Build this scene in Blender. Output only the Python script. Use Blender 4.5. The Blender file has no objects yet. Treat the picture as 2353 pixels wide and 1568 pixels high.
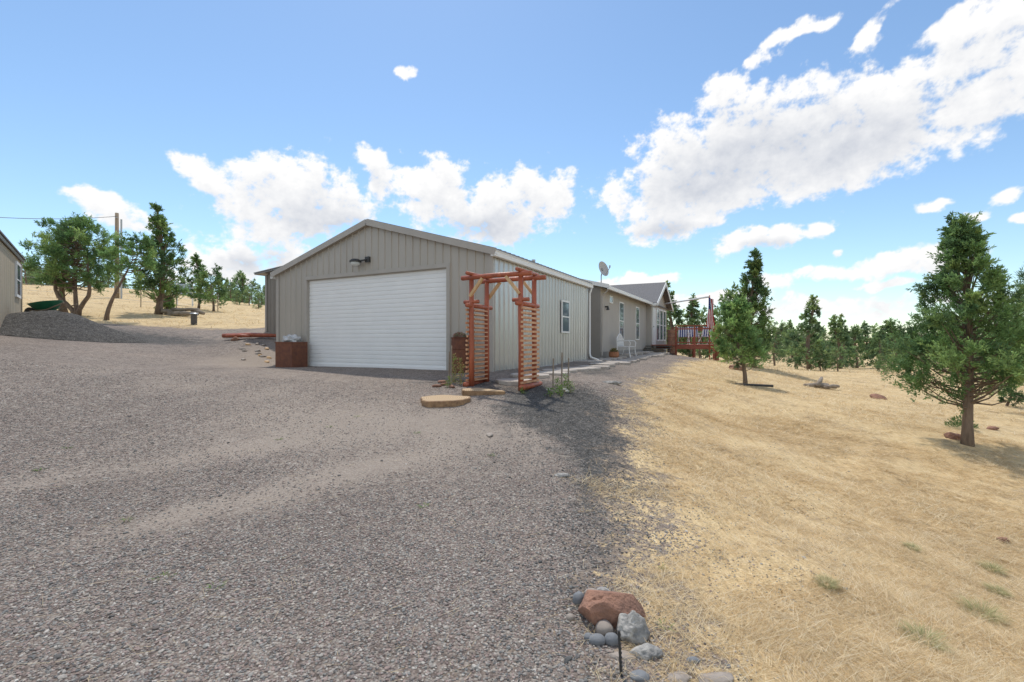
import bpy, math, random, bmesh
import numpy as np
from mathutils import Vector, Matrix, noise as mnoise
rng=np.random.default_rng(7); random.seed(7)
CZ=0.7
def W(px,py,d): return ((px-1176)/1046*d, d, CZ+(784-py)/1046*d)
scene=bpy.context.scene; col=scene.collection
scene.view_settings.view_transform='Standard'; scene.view_settings.look='None'; scene.view_settings.exposure=0
# ---------------------------------------------------------------- terrain
ctrl=[(0,0,-.85),(0,2,-.75),(0,-10,-1.2),(-2,2,-.72),(-6,2,-.5),(-12,3,0),(2,2,-.93),(3,3,-1.1),(5,2,-1.5),(10,2,-2.2),
(0,4,-.62),(0,6,-.4),(0,8,-.17),(-.2,8.6,-.13),(-3,6,-.32),(-3,9,-.1),(-7,8,.08),(-12,10,.6),
(-.45,10.21,0),(-3.7,11.9,0),(-7.04,13.68,0.0),(-5.5,12.2,-.02),(1.2,13.5,0),(2.6,16.1,.02),(-8,12.6,.12),
(2.76,14.17,0),(5.09,18.6,.02),(7.88,23.9,.05),(6.23,18.0,-.05),(10.6,24.7,-.3),(1.5,8.5,-.16),
(-300,300,14),(0,400,4),(300,400,-3),(400,100,-12),(-400,0,14),(0,-200,-8),(300,-200,-22),(-300,-200,8),(600,600,0),(-600,600,10),(60,-40,-9),(-50,-40,2)]
for p in [(1440,880,10),(1706,882,14),(1880,893,17),(2020,915,15),(2225,1022,7.7),(2330,950,12),(1800,1000,8),(1600,950,8.5),
 (2000,1200,4.6),(2353,1300,4),(1840,852,28),(2100,858,24),(2340,870,22),(1750,838,40),(2100,832,45),(2340,838,45),
 (1700,818,80),(2200,815,90),(1900,804,180),(2300,804,180),(1600,812,60),(1300,800,80),
 (0,768,13),(-200,768,11),(330,782,16),(480,785,17),(520,778,17.5),(600,795,15.4),(618,780,16.5),(608,757,18),(500,757,20),(205,729,22),
 (360,722,26),(490,718,32),(50,735,17.5),(50,655,45),(300,664,50),(600,706,50),(-200,640,45),(800,720,60),(300,700,90),(600,725,90)]:
    ctrl.append(W(*p))
ctrl=np.array(ctrl,float)
def phi(r2): return np.sqrt(r2+1.2)
NCT=len(ctrl)
A=np.zeros((NCT+1,NCT+1)); d2=((ctrl[:,None,:2]-ctrl[None,:,:2])**2).sum(-1)
A[:NCT,:NCT]=phi(d2)-np.eye(NCT)*0.02; A[:NCT,NCT]=1; A[NCT,:NCT]=1
wts=np.linalg.solve(A,np.append(ctrl[:,2],0))
def xb(y): return np.interp(y,[-20,0,2,4,6,8,10,12,16,19,22,26,30,34],[-1.5,.1,.55,1.1,1.6,2.1,2.75,3.6,5.7,7.2,9.0,11,6,-50])
def yb(x): return np.interp(x,[-60,-30,-20,-16,-12,-9,-5,5],[14,18,18.6,19.6,20.2,21,24,40])
def gmask(x,y):
    g1=(x-xb(y))/0.8
    g2=(y-yb(x))/1.2
    return np.clip(np.maximum(g1,g2),-3,3)
def gz(x,y):
    x=np.atleast_1d(np.asarray(x,float)); y=np.atleast_1d(np.asarray(y,float))
    out=np.empty_like(x)
    for i in range(0,len(x),20000):
        a=x[i:i+20000]; b=y[i:i+20000]
        r2=(a[:,None]-ctrl[None,:,0])**2+(b[:,None]-ctrl[None,:,1])**2
        out[i:i+20000]=phi(r2)@wts[:NCT]+wts[NCT]
    g=np.clip(gmask(x,y)+.3,0,1)
    dist=np.hypot(x,y); fade=1/(1+(dist/14)**2)
    b=(np.sin(x*3.1+np.sin(y*2.3)*1.3)*np.sin(y*2.7+1.1*np.sin(x*1.9))*.035+np.sin(x*7.3+y*2.1)*np.sin(y*6.1-x*2.7)*.014)*g
    b+=(np.sin(x*1.7+y*.9)*np.sin(y*1.3-x*.5+1)*.012+np.sin(x*5.1-y*3)*np.sin(y*4.7+x)*.005)*(1-g)
    return out+b*fade
def G(x,y): return float(gz(x,y)[0])
# ---------------------------------------------------------------- helpers
def set_kind(o,kind): o["kind"]=kind
def np_mesh(name,V,Fc,cols=None,smooth=False):
    me=bpy.data.meshes.new(name); V=np.ascontiguousarray(V,dtype=np.float32); Fc=np.ascontiguousarray(Fc,dtype=np.int32)
    k=Fc.shape[1]
    me.vertices.add(len(V)); me.vertices.foreach_set("co",V.ravel())
    me.loops.add(Fc.size); me.loops.foreach_set("vertex_index",Fc.ravel())
    me.polygons.add(len(Fc)); me.polygons.foreach_set("loop_start",np.arange(0,Fc.size,k,dtype=np.int32))
    me.update(calc_edges=True)
    if cols is not None:
        ca=me.color_attributes.new("tint",'FLOAT_COLOR','POINT')
        c4=np.ones((len(V),4),np.float32); c4[:,:cols.shape[1]]=cols; ca.data.foreach_set("color",c4.ravel())
    me.polygons.foreach_set("use_smooth",np.full(len(Fc),smooth,dtype=bool))
    return me
def link(name,me,mat=None,parent=None,loc=(0,0,0),rot=(0,0,0)):
    o=bpy.data.objects.new(name,me)
    if me is not None and mat is not None:
        for m in (mat if isinstance(mat,(list,tuple)) else [mat]): me.materials.append(m)
    col.objects.link(o); o.location=loc; o.rotation_euler=rot
    if parent: o.parent=parent
    return o
def thing(name,label,cat,loc=(0,0,0),rz=0,group=None):
    o=bpy.data.objects.new(name,None); o.empty_display_size=.2; col.objects.link(o)
    o.location=loc; o.rotation_euler=(0,0,rz); o["label"]=label; o["category"]=cat
    if group:o["group"]=group
    return o
def tag(o,label,cat,group=None):
    o["label"]=label;o["category"]=cat
    if group:o["group"]=group
    return o
class B:
    def __init__(s): s.v=[];s.f=[];s.m=[]
    def add(s,vs,fs,mi=0,M=None):
        o=len(s.v)
        for p in vs:
            s.v.append(tuple(M@Vector(p)) if M is not None else tuple(p))
        for f in fs: s.f.append(tuple(o+i for i in f)); s.m.append(mi)
    def box(s,a,b,mi=0,M=None):
        x0,y0,z0=a;x1,y1,z1=b
        s.add([(x0,y0,z0),(x1,y0,z0),(x1,y1,z0),(x0,y1,z0),(x0,y0,z1),(x1,y0,z1),(x1,y1,z1),(x0,y1,z1)],
          [(0,3,2,1),(4,5,6,7),(0,1,5,4),(1,2,6,5),(2,3,7,6),(3,0,4,7)],mi,M); return s
    def tube(s,pts,rad,n=8,mi=0,caps=True,M=None):
        pts=[Vector(p) for p in pts]
        if not isinstance(rad,(list,tuple)): rad=[rad]*len(pts)
        vs=[];fs=[];ref=None
        for i,p in enumerate(pts):
            t=(pts[min(i+1,len(pts)-1)]-pts[max(i-1,0)]).normalized()
            if ref is None:
                ref=Vector((1,0,0)) if abs(t.x)<.8 else Vector((0,1,0))
            a=(ref-t*ref.dot(t)).normalized(); b=t.cross(a); ref=a
            for k in range(n):
                an=2*math.pi*k/n; vs.append(p+(a*math.cos(an)+b*math.sin(an))*rad[i])
        for i in range(len(pts)-1):
            for k in range(n):
                k2=(k+1)%n; fs.append((i*n+k,i*n+k2,(i+1)*n+k2,(i+1)*n+k))
        if caps:
            fs.append(tuple(range(n-1,-1,-1))); fs.append(tuple((len(pts)-1)*n+k for k in range(n)))
        s.add(vs,fs,mi,M); return s
    def beam(s,p0,p1,w,h,mi=0,up=(0,0,1)):
        p0=Vector(p0);p1=Vector(p1);t=(p1-p0).normalized();u=Vector(up)
        sd=t.cross(u).normalized();u=sd.cross(t).normalized()
        vs=[]
        for p in (p0,p1):
            for a,b in ((-1,-1),(1,-1),(1,1),(-1,1)): vs.append(p+sd*a*w/2+u*b*h/2)
        s.add(vs,[(0,1,2,3),(7,6,5,4),(0,4,5,1),(1,5,6,2),(2,6,7,3),(3,7,4,0)],mi); return s
    def quad(s,a,b,c,d,mi=0): s.add([a,b,c,d],[(0,1,2,3)],mi); return s
    def make(s,name,mat,parent=None,loc=(0,0,0),rot=(0,0,0),smooth=False):
        me=bpy.data.meshes.new(name); me.from_pydata(s.v,[],s.f)
        o=link(name,me,mat,parent,loc,rot)
        me.polygons.foreach_set("material_index",s.m)
        if smooth: me.polygons.foreach_set("use_smooth",[True]*len(s.f))
        me.update()
        return o
# ---------------------------------------------------------------- materials
def nd(nt,t,**k):
    x=nt.nodes.new(t)
    for a,b in k.items():
        if a.startswith('i_'):
            x.inputs[a[2:].replace('_',' ')].default_value=b
        else: setattr(x,a,b)
    return x
def ramp(nt,src,stops,interp='LINEAR'):
    r=nt.nodes.new('ShaderNodeValToRGB'); r.color_ramp.interpolation=interp
    e=r.color_ramp.elements
    while len(e)>1: e.remove(e[-1])
    e[0].position=stops[0][0]; e[0].color=(*stops[0][1],1)
    for p,c in stops[1:]:
        q=e.new(p); q.color=(*c,1)
    nt.links.new(src,r.inputs[0]); return r
def mixc(nt,fac,a,b,mode='MIX'):
    m=nt.nodes.new('ShaderNodeMix'); m.data_type='RGBA'; m.blend_type=mode
    for s,v in ((0,fac),(6,a),(7,b)):
        if hasattr(v,'links'): nt.links.new(v,m.inputs[s])
        elif s==0: m.inputs[0].default_value=v
        else: m.inputs[s].default_value=(*v,1)
    return m.outputs[2]
def math_(nt,op,a,b=None,c=None,clamp=False):
    m=nt.nodes.new('ShaderNodeMath'); m.operation=op; m.use_clamp=clamp
    for i,v in enumerate((a,b,c)):
        if v is None: continue
        if hasattr(v,'links'): nt.links.new(v,m.inputs[i])
        else: m.inputs[i].default_value=v
    return m.outputs[0]
def newmat(name):
    m=bpy.data.materials.new(name); m.use_nodes=True; nt=m.node_tree
    return m,nt,nt.nodes['Principled BSDF']
def M(name,c1,c2=None,scale=4,rough=.7,metal=0,bump=0,bscale=40,stretch=(1,1,1),spec=.5,coords='Object',detail=5):
    m,nt,b=newmat(name)
    c2=c2 or tuple(x*.82 for x in c1)
    tc=nd(nt,'ShaderNodeTexCoord'); mp=nd(nt,'ShaderNodeMapping'); mp.inputs['Scale'].default_value=stretch
    nt.links.new(tc.outputs[coords],mp.inputs[0])
    nz=nd(nt,'ShaderNodeTexNoise',i_Scale=scale,i_Detail=detail,i_Roughness=.62); nt.links.new(mp.outputs[0],nz.inputs[0])
    r=ramp(nt,nz.outputs[0],[(.3,c1),(.7,c2)]); nt.links.new(r.outputs[0],b.inputs['Base Color'])
    b.inputs['Roughness'].default_value=rough; b.inputs['Metallic'].default_value=metal; b.inputs['Specular IOR Level'].default_value=spec
    if bump:
        n2=nd(nt,'ShaderNodeTexNoise',i_Scale=bscale,i_Detail=4); nt.links.new(mp.outputs[0],n2.inputs[0])
        bp=nd(nt,'ShaderNodeBump',i_Strength=bump,i_Distance=.02); nt.links.new(n2.outputs[0],bp.inputs['Height']); nt.links.new(bp.outputs[0],b.inputs['Normal'])
    return m
def tintmat(name,rough=.8,trans=0,noise=True,sc=1.0):
    m,nt,b=newmat(name)
    at=nd(nt,'ShaderNodeAttribute',attribute_name="tint"); c=at.outputs['Color']
    if noise:
        nz=nd(nt,'ShaderNodeTexNoise',i_Scale=6.0*sc,i_Detail=1); tc=nd(nt,'ShaderNodeTexCoord'); nt.links.new(tc.outputs['Object'],nz.inputs[0])
        v=ramp(nt,nz.outputs[0],[(.3,(.75,.75,.75)),(.7,(1.2,1.2,1.2))])
        c=mixc(nt,1.0,c,v.outputs[0],'MULTIPLY')
    nt.links.new(c,b.inputs['Base Color']); b.inputs['Roughness'].default_value=rough; b.inputs['Specular IOR Level'].default_value=.25
    if trans:
        out=nt.nodes['Material Output']; tr=nd(nt,'ShaderNodeBsdfTranslucent'); nt.links.new(c,tr.inputs[0])
        ms=nd(nt,'ShaderNodeMixShader'); ms.inputs[0].default_value=trans
        nt.links.new(b.outputs[0],ms.inputs[1]); nt.links.new(tr.outputs[0],ms.inputs[2]); nt.links.new(ms.outputs[0],out.inputs[0])
    return m
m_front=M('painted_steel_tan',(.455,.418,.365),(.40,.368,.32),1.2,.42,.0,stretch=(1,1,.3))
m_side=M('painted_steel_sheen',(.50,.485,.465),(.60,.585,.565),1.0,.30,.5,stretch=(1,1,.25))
m_trim=M('trim_tan',(.44,.405,.36),(.39,.36,.32),3,.5)
m_white=M('white_paint',(.82,.82,.81),(.76,.76,.75),3,.45)
m_door=M('white_door_enamel',(.86,.86,.85),(.82,.82,.81),2,.4)
m_roof=M('metal_roof_grey',(.30,.28,.27),(.24,.23,.22),2,.45,.3)
m_shingle=M('asphalt_shingle',(.20,.19,.195),(.12,.12,.12),14,.9,bump=.4)
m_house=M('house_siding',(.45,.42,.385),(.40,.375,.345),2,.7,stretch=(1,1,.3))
m_houseshade_skirt=M('house_shaded_end_and_skirting',(.28,.265,.245),(.25,.235,.215),2,.7)  # house siding darkened to put shade on the end wall; skirting shares it
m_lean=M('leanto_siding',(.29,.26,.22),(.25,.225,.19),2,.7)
m_shed=M('shed_siding',(.44,.365,.265),(.36,.30,.21),3,.75,stretch=(1,1,.2))
m_glass=M('window_glass',(.10,.13,.16),(.16,.20,.25),.8,.05,0,spec=1.0)
m_rust=M('rusted_steel',(.22,.085,.045),(.12,.05,.035),9,.85,bump=.3)
m_redwood=M('stained_log',(.48,.13,.06),(.28,.075,.038),10,.45,stretch=(1,1,.25),bump=.4,bscale=30)
m_deck=M('deck_redwood',(.42,.12,.07),(.28,.085,.05),8,.6)
m_tanwood=M('pale_wood',(.68,.46,.25),(.52,.32,.15),14,.6,stretch=(1,1,.3),bump=.3)
m_slat=M('slat_wood',(.50,.19,.09),(.70,.46,.27),7,.55)
m_log=M('weathered_wood',(.38,.32,.26),(.20,.16,.12),9,.9,bump=.6)
m_darkwood=M('dark_step_wood',(.12,.11,.10),(.07,.065,.06),6,.7)
m_bark=M('juniper_bark',(.27,.20,.145),(.12,.085,.065),14,.95,stretch=(1,1,.18),bump=1.0,bscale=30)
m_metal=M('grey_metal',(.45,.46,.47),(.38,.39,.40),5,.4,.5)
m_black=M('black_metal',(.035,.035,.035),(.055,.055,.055),8,.5)
m_green=M('green_plastic',(.025,.18,.09),(.02,.13,.07),6,.4)
m_pole=M('pole_wood',(.36,.28,.20),(.26,.20,.14),8,.9,stretch=(1,1,.1))
m_rockred=M('red_lava_rock',(.42,.22,.145),(.20,.115,.085),9,.95,bump=1.0,bscale=40)
m_rockgrey=M('lichen_rock',(.55,.52,.47),(.13,.13,.13),16,.95,bump=1.0,bscale=35)
m_cobble=M('river_cobble',(.38,.32,.27),(.28,.24,.20),9,.75,bump=.25)
m_cobble2=M('dark_river_cobble',(.22,.23,.24),(.15,.155,.16),9,.7,bump=.25)
m_flag=M('flagstone',(.54,.48,.42),(.40,.355,.315),6,.9,bump=.5)
m_terra=M('terracotta',(.45,.20,.10),(.33,.14,.07),9,.8)
m_blue=M('blue_fabric',(.02,.04,.22),(.015,.03,.17),9,.8)
m_red=M('red_fabric',(.55,.012,.02),(.45,.01,.015),9,.8)
m_wfab=M('white_fabric',(.82,.82,.82),(.75,.75,.75),9,.8)
m_bag=M('plastic_bag',(.7,.7,.7),(.45,.45,.45),9,.35,bump=.8)
m_slbark=M('slice_bark',(.42,.26,.14),(.20,.12,.07),16,.9,bump=.6)
m_soil=M('soil',(.06,.045,.035),(.04,.03,.02),20,1,bump=.6)
m_leaf=tintmat('foliage',.7,.38,False)
m_straw=tintmat('straw',.7,.25,False)
m_stone=tintmat('gravel_stone',.8,0,True,8)
def ground_mat(pile=False):
    m,nt,b=newmat('pile_gravel' if pile else 'ground_surface')
    tc=nd(nt,'ShaderNodeTexCoord'); P=tc.outputs['Object']
    def noise(s,d=5,r=.6,st=None,rot=.6):
        x=nd(nt,'ShaderNodeTexNoise',i_Scale=s,i_Detail=d,i_Roughness=r)
        if st:
            mp=nd(nt,'ShaderNodeMapping'); mp.inputs['Scale'].default_value=st; mp.inputs['Rotation'].default_value=(0,0,rot); nt.links.new(P,mp.inputs[0]); nt.links.new(mp.outputs[0],x.inputs[0])
        else: nt.links.new(P,x.inputs[0])
        return x.outputs[0]
    vo=nd(nt,'ShaderNodeTexVoronoi',i_Scale=64.0,i_Randomness=1.0); nt.links.new(P,vo.inputs['Vector'])
    vo2=nd(nt,'ShaderNodeTexVoronoi',i_Scale=17.0); nt.links.new(P,vo2.inputs['Vector'])
    sep=nd(nt,'ShaderNodeSeparateColor'); nt.links.new(vo.outputs['Color'],sep.inputs[0])
    sep2=nd(nt,'ShaderNodeSeparateColor'); nt.links.new(vo2.outputs['Color'],sep2.inputs[0])
    cell=math_(nt,'ADD',math_(nt,'MULTIPLY',sep.outputs[0],.7),math_(nt,'MULTIPLY',sep2.outputs[0],.3))
    grav=ramp(nt,cell,[(.1,(.15,.128,.113)),(.3,(.25,.207,.182)),(.5,(.315,.262,.228)),(.7,(.35,.312,.275)),(.92,(.47,.435,.385))]).outputs[0]
    dark=ramp(nt,cell,[(.1,(.045,.045,.043)),(.6,(.105,.103,.098)),(.92,(.21,.20,.185))]).outputs[0]
    crack=ramp(nt,vo.outputs['Distance'],[(.3,(1,1,1)),(.75,(.6,.58,.56))]).outputs[0]
    if pile:
        c=mixc(nt,math_(nt,'MULTIPLY',noise(1.2),.15),dark,grav); c=mixc(nt,1.0,c,crack,'MULTIPLY')
        nt.links.new(c,b.inputs['Base Color'])
    else:
        at=nd(nt,'ShaderNodeAttribute',attribute_name="masks"); sa=nd(nt,'ShaderNodeSeparateColor'); nt.links.new(at.outputs['Color'],sa.inputs[0])
        g,dk,du=sa.outputs[0],sa.outputs[1],sa.outputs[2]
        big=noise(.55,6,.65)
        tone=ramp(nt,big,[(.3,(.86,.84,.82)),(.55,(1.03,1.0,.97)),(.75,(1.18,1.12,1.06))]).outputs[0]
        gr=mixc(nt,1.0,grav,tone,'MULTIPLY'); gr=mixc(nt,.8,gr,crack,'MULTIPLY')
        dust=ramp(nt,noise(60,5,.75),[(.3,(.26,.21,.17)),(.55,(.40,.335,.275)),(.75,(.52,.44,.36))]).outputs[0]
        n3=noise(2.2,8,.75,(1,.3,1),.35)
        duf=ramp(nt,math_(nt,'ADD',du,math_(nt,'MULTIPLY',math_(nt,'SUBTRACT',n3,.5),1.7)),[(.22,(0,0,0)),(.85,(.72,.72,.72))]).outputs[0]
        gr=mixc(nt,duf,gr,dust)
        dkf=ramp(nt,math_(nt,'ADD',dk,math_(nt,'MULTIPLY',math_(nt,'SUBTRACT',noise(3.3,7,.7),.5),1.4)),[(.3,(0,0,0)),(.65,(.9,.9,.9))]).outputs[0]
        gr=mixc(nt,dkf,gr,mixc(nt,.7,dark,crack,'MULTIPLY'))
        st=noise(38,6,.72,(1,.2,1)); st2=noise(.9,6,.68); st3=noise(9,6,.72)
        s1=ramp(nt,st,[(.3,(.46,.335,.175)),(.5,(.67,.50,.275)),(.72,(.82,.66,.41))]).outputs[0]
        s2=ramp(nt,st2,[(.3,(.82,.77,.70)),(.5,(1,1,1)),(.7,(1.06,1.04,1.0))]).outputs[0]
        s=mixc(nt,1.0,s1,s2,'MULTIPLY')
        pf=ramp(nt,math_(nt,'ADD',math_(nt,'MULTIPLY',st2,.5),math_(nt,'MULTIPLY',st3,.5)),[(.38,(1,1,1)),(.47,(0,0,0))]).outputs[0]
        soil=ramp(nt,noise(55,4,.7),[(.35,(.20,.15,.115)),(.65,(.42,.33,.24))]).outputs[0]
        s=mixc(nt,math_(nt,'MULTIPLY',pf,.6),s,soil)
        edge=math_(nt,'ADD',math_(nt,'MULTIPLY',math_(nt,'SUBTRACT',noise(1.6,7,.7),.5),1.5),math_(nt,'MULTIPLY',math_(nt,'SUBTRACT',noise(14,5,.7),.5),1.2))
        ge=math_(nt,'ADD',g,edge)
        gf=ramp(nt,ge,[(.50,(0,0,0)),(.68,(1,1,1))]).outputs[0]
        sf=ramp(nt,ge,[(.25,(0,0,0)),(.5,(.75,.75,.75))]).outputs[0]
        c=mixc(nt,gf,mixc(nt,sf,gr,soil),s); nt.links.new(c,b.inputs['Base Color'])
    h=math_(nt,'ADD',math_(nt,'MULTIPLY',vo.outputs['Distance'],-1.0),math_(nt,'MULTIPLY',noise(90,3),.6))
    bp=nd(nt,'ShaderNodeBump',i_Strength=.8,i_Distance=.012); nt.links.new(h,bp.inputs['Height']); nt.links.new(bp.outputs[0],b.inputs['Normal'])
    b.inputs['Roughness'].default_value=.95; b.inputs['Specular IOR Level'].default_value=.2
    return m
N=520; t=np.linspace(-1,1,N); k=7.0; Ax=900/math.sinh(k)
xs=Ax*np.sinh(k*t); ys=3.5+Ax*np.sinh(k*t)
X,Y=np.meshgrid(xs,ys); Xf=X.ravel();Yf=Y.ravel(); Zf=gz(Xf,Yf)
idx=np.arange(N*N).reshape(N,N)
Fg=np.stack([idx[:-1,:-1],idx[:-1,1:],idx[1:,1:],idx[1:,:-1]],-1).reshape(-1,4)
me=np_mesh('ground',np.stack([Xf,Yf,Zf],1),Fg,smooth=True)
def ell(x,y,cx,cy,rx,ry,a=0):
    c,s=math.cos(a),math.sin(a); dx=x-cx;dy=y-cy
    return np.exp(-(((dx*c+dy*s)/rx)**2+((-dx*s+dy*c)/ry)**2))
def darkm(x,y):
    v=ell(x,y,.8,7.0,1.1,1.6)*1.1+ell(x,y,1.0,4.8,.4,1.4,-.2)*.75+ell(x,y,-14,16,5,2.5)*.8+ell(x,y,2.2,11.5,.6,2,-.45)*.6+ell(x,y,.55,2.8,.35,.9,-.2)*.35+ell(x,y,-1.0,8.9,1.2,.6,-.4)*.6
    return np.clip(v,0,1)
def dustm(x,y):
    v=ell(x,y,-1.6,5.6,2.6,1.1,.2)*.7+ell(x,y,-5,7.6,5,1.3,-.3)*.5+ell(x,y,-1.4,4.0,2.0,.5,.5)*.4+ell(x,y,-3.5,4.2,3.5,.3,.7)*.5+ell(x,y,-2.2,3.6,3.2,.25,.75)*.5+ell(x,y,-7.5,14,1.2,2.5)*1.2+ell(x,y,-9,18,4,1.2)*.8+ell(x,y,-4,9.6,4,.9,-.45)*.4
    return np.clip(v,0,1)
ca=me.color_attributes.new("masks",'FLOAT_COLOR','POINT')
c4=np.ones((N*N,4),np.float32); c4[:,0]=np.clip(gmask(Xf,Yf)*.5+.5,-.5,1.6); c4[:,1]=darkm(Xf,Yf); c4[:,2]=dustm(Xf,Yf)
ca.data.foreach_set("color",c4.ravel())
ground=link('ground',me,ground_mat()); set_kind(ground,"structure")
# ---------------------------------------------------------------- gravel stones
def ico():
    p=(1+5**.5)/2
    v=np.array([(-1,p,0),(1,p,0),(-1,-p,0),(1,-p,0),(0,-1,p),(0,1,p),(0,-1,-p),(0,1,-p),(p,0,-1),(p,0,1),(-p,0,-1),(-p,0,1)],float)
    v/=np.linalg.norm(v[0])
    f=np.array([(0,11,5),(0,5,1),(0,1,7),(0,7,10),(0,10,11),(1,5,9),(5,11,4),(11,10,2),(10,7,6),(7,1,8),(3,9,4),(3,4,2),(3,2,6),(3,6,8),(3,8,9),(4,9,5),(2,4,11),(6,2,10),(8,6,7),(9,8,1)])
    return v,f
def rotm(n):
    q=rng.normal(size=(n,4)); q/=np.linalg.norm(q,axis=1)[:,None]; w,x,y,z=q.T
    return np.stack([1-2*(y*y+z*z),2*(x*y-z*w),2*(x*z+y*w),2*(x*y+z*w),1-2*(x*x+z*z),2*(y*z-x*w),2*(x*z-y*w),2*(y*z+x*w),1-2*(x*x+y*y)],1).reshape(n,3,3)
def stones(name,x,y,z,r,cols):
    n=len(x); v,f=ico()
    S=rng.uniform(.55,1.2,(n,1,3))*r[:,None,None]; V=v[None]*rng.uniform(.8,1.2,(n,12,1))*S
    V=np.einsum('nij,nkj->nki',rotm(n),V); V[:,:,2]*=.55
    V+=np.stack([x,y,z],1)[:,None,:]
    Fc=(f[None]+12*np.arange(n)[:,None,None]).reshape(-1,3)
    return np_mesh(name,V.reshape(-1,3),Fc,np.repeat(cols,12,axis=0))
nc=380000
d=rng.uniform(1.6,9,nc); x=rng.uniform(-1.25,.75,nc)*d*1.0; 
dens=np.minimum(1,(2.9/d)**2.2)*d/11*1.0*3.0
keep=rng.random(nc)<dens; x=x[keep];y=d[keep]
g=gmask(x,y)*.5+.5+.3*np.sin(x*2.1+y*3.3)*np.sin(y*1.7)
keep=(rng.random(len(x))<np.clip(1.2-g*1.4,0.06,1)); x=x[keep];y=y[keep]
du=dustm(x,y)+.35*np.sin(x*2.3+y*1.1)*np.sin(y*2.9-x*.7)*np.clip(dustm(x,y)*2,0,1); keep=rng.random(len(x))>du*.85; x=x[keep];y=y[keep]
pal=np.array([(.24,.20,.178),(.31,.238,.208),(.28,.232,.205),(.21,.205,.193),(.34,.305,.268),(.39,.335,.285),(.155,.145,.135),(.295,.225,.198),(.45,.41,.36),(.28,.265,.238)])
c=pal[rng.integers(0,len(pal),len(x))]*rng.uniform(.82,1.18,(len(x),1))
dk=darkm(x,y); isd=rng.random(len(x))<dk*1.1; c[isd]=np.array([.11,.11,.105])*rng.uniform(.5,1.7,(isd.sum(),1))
r=rng.uniform(.0038,.0085,len(x))*(1+.03*y); big=rng.random(len(x))<.03; r[big]*=1.7
print("stones",len(x))
gr=link('gravel',stones('gravel',x,y,gz(x,y)+r*.2,r,c),m_stone); set_kind(gr,"stuff")
gr["label"]="loose purple grey crushed gravel"
# ---------------------------------------------------------------- grass blades
def blades(name,x,y,z,L,w,az,el,cols,curve=.4,seg=2):
    n=len(x); hd=np.stack([np.cos(az),np.sin(az),np.zeros(n)],1); sd=np.stack([-np.sin(az),np.cos(az),np.zeros(n)],1)
    base=np.stack([x,y,z],1); rows=[]
    for i in range(seg+1):
        u=i/seg; e=el*(1-curve*u)
        p=base+hd*(L*u*np.cos(e))[:,None]; p[:,2]+=L*u*np.sin(e)
        ww=w*(1-.75*u)
        up=np.zeros((n,3)); up[:,2]=np.sin(az*3)*.6
        s=(sd*.75+up*.6)*ww[:,None]
        rows+= [p-s,p+s]
    V=np.stack(rows,1); m=2*(seg+1)
    q=np.array([(2*i,2*i+1,2*i+3,2*i+2) for i in range(seg)])
    Fc=(q[None]+m*np.arange(n)[:,None,None]).reshape(-1,4)
    return V.reshape(-1,3),Fc,np.repeat(cols,m,axis=0)
spal=np.array([(.76,.59,.34),(.85,.71,.46),(.67,.49,.26),(.90,.79,.57),(.72,.56,.32),(.54,.39,.21)])
def pn(x,y): return np.sin(x*1.3+1.7*np.sin(y*.9))*np.sin(y*1.1+1.3*np.sin(x*.8))+.6*np.sin(x*4.3+1.9*np.sin(y*3.1))*np.sin(y*3.7+1.5*np.sin(x*2.9))
def straw_field(cnt,dmin,dmax,l0,l1,w0,w1,el0,el1,xl=-1.3,xr=1.3,pw=1.0):
    d=dmin+(dmax-dmin)*rng.random(cnt)**pw; x=rng.uniform(xl,xr,cnt)*d; y=d
    g=gmask(x,y)*.5+.5+.26*np.sin(x*1.7+y*2.3)*np.sin(y*1.3-x)+rng.normal(0,.15,cnt)
    patch=pn(x,y)
    k=(g>.6)&(rng.random(cnt)<np.clip(.58+patch*.65,.06,1)); x=x[k];y=y[k];n=len(x)
    flow=np.sin(x*.9)*1.3+np.cos(y*1.1+x*.4)*1.3+.4+1.2*np.sin(x*3.3+y*2.1)
    az=flow+rng.normal(0,1.2,n); c=spal[rng.integers(0,6,n)]*rng.uniform(.78,1.1,(n,1))
    return blades('g',x,y,gz(x,y)+.003,rng.uniform(l0,l1,n),rng.uniform(w0,w1,n),az,rng.uniform(el0,el1,n)+0,c)
def clump_field(nc_,nb_,dmin,dmax,l0,l1,w0,w1,rr,xl=.05,xr=1.3):
    d=rng.uniform(dmin,dmax,nc_); x=rng.uniform(xl,xr,nc_)*d
    g=gmask(x,d)*.5+.5+rng.normal(0,.18,nc_); k=(g>.62)&(rng.random(nc_)<np.clip(.5+.5*pn(x,d),.1,1)); x=x[k];d=d[k];m=len(x)
    cx=np.repeat(x,nb_);cy=np.repeat(d,nb_);n=len(cx); a=rng.uniform(0,6.28,n); r_=np.abs(rng.normal(0,rr,n)); X_=cx+np.cos(a)*r_;Y_=cy+np.sin(a)*r_
    tone=np.repeat(spal[rng.integers(0,6,m)],nb_,axis=0)*.5+spal[rng.integers(0,6,n)]*.5
    lean=np.repeat(rng.uniform(0,6.28,m),nb_)
    az=np.where(rng.random(n)<.5,lean+rng.normal(0,.5,n),a)
    sc=np.repeat(rng.uniform(.6,1.3,m),nb_)
    return blades('g',X_,Y_,gz(X_,Y_)+.002,rng.uniform(l0,l1,n)*sc,rng.uniform(w0,w1,n),az,rng.uniform(.15,1.1,n),tone*rng.uniform(.8,1.12,(n,1)),.75,3)
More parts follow.
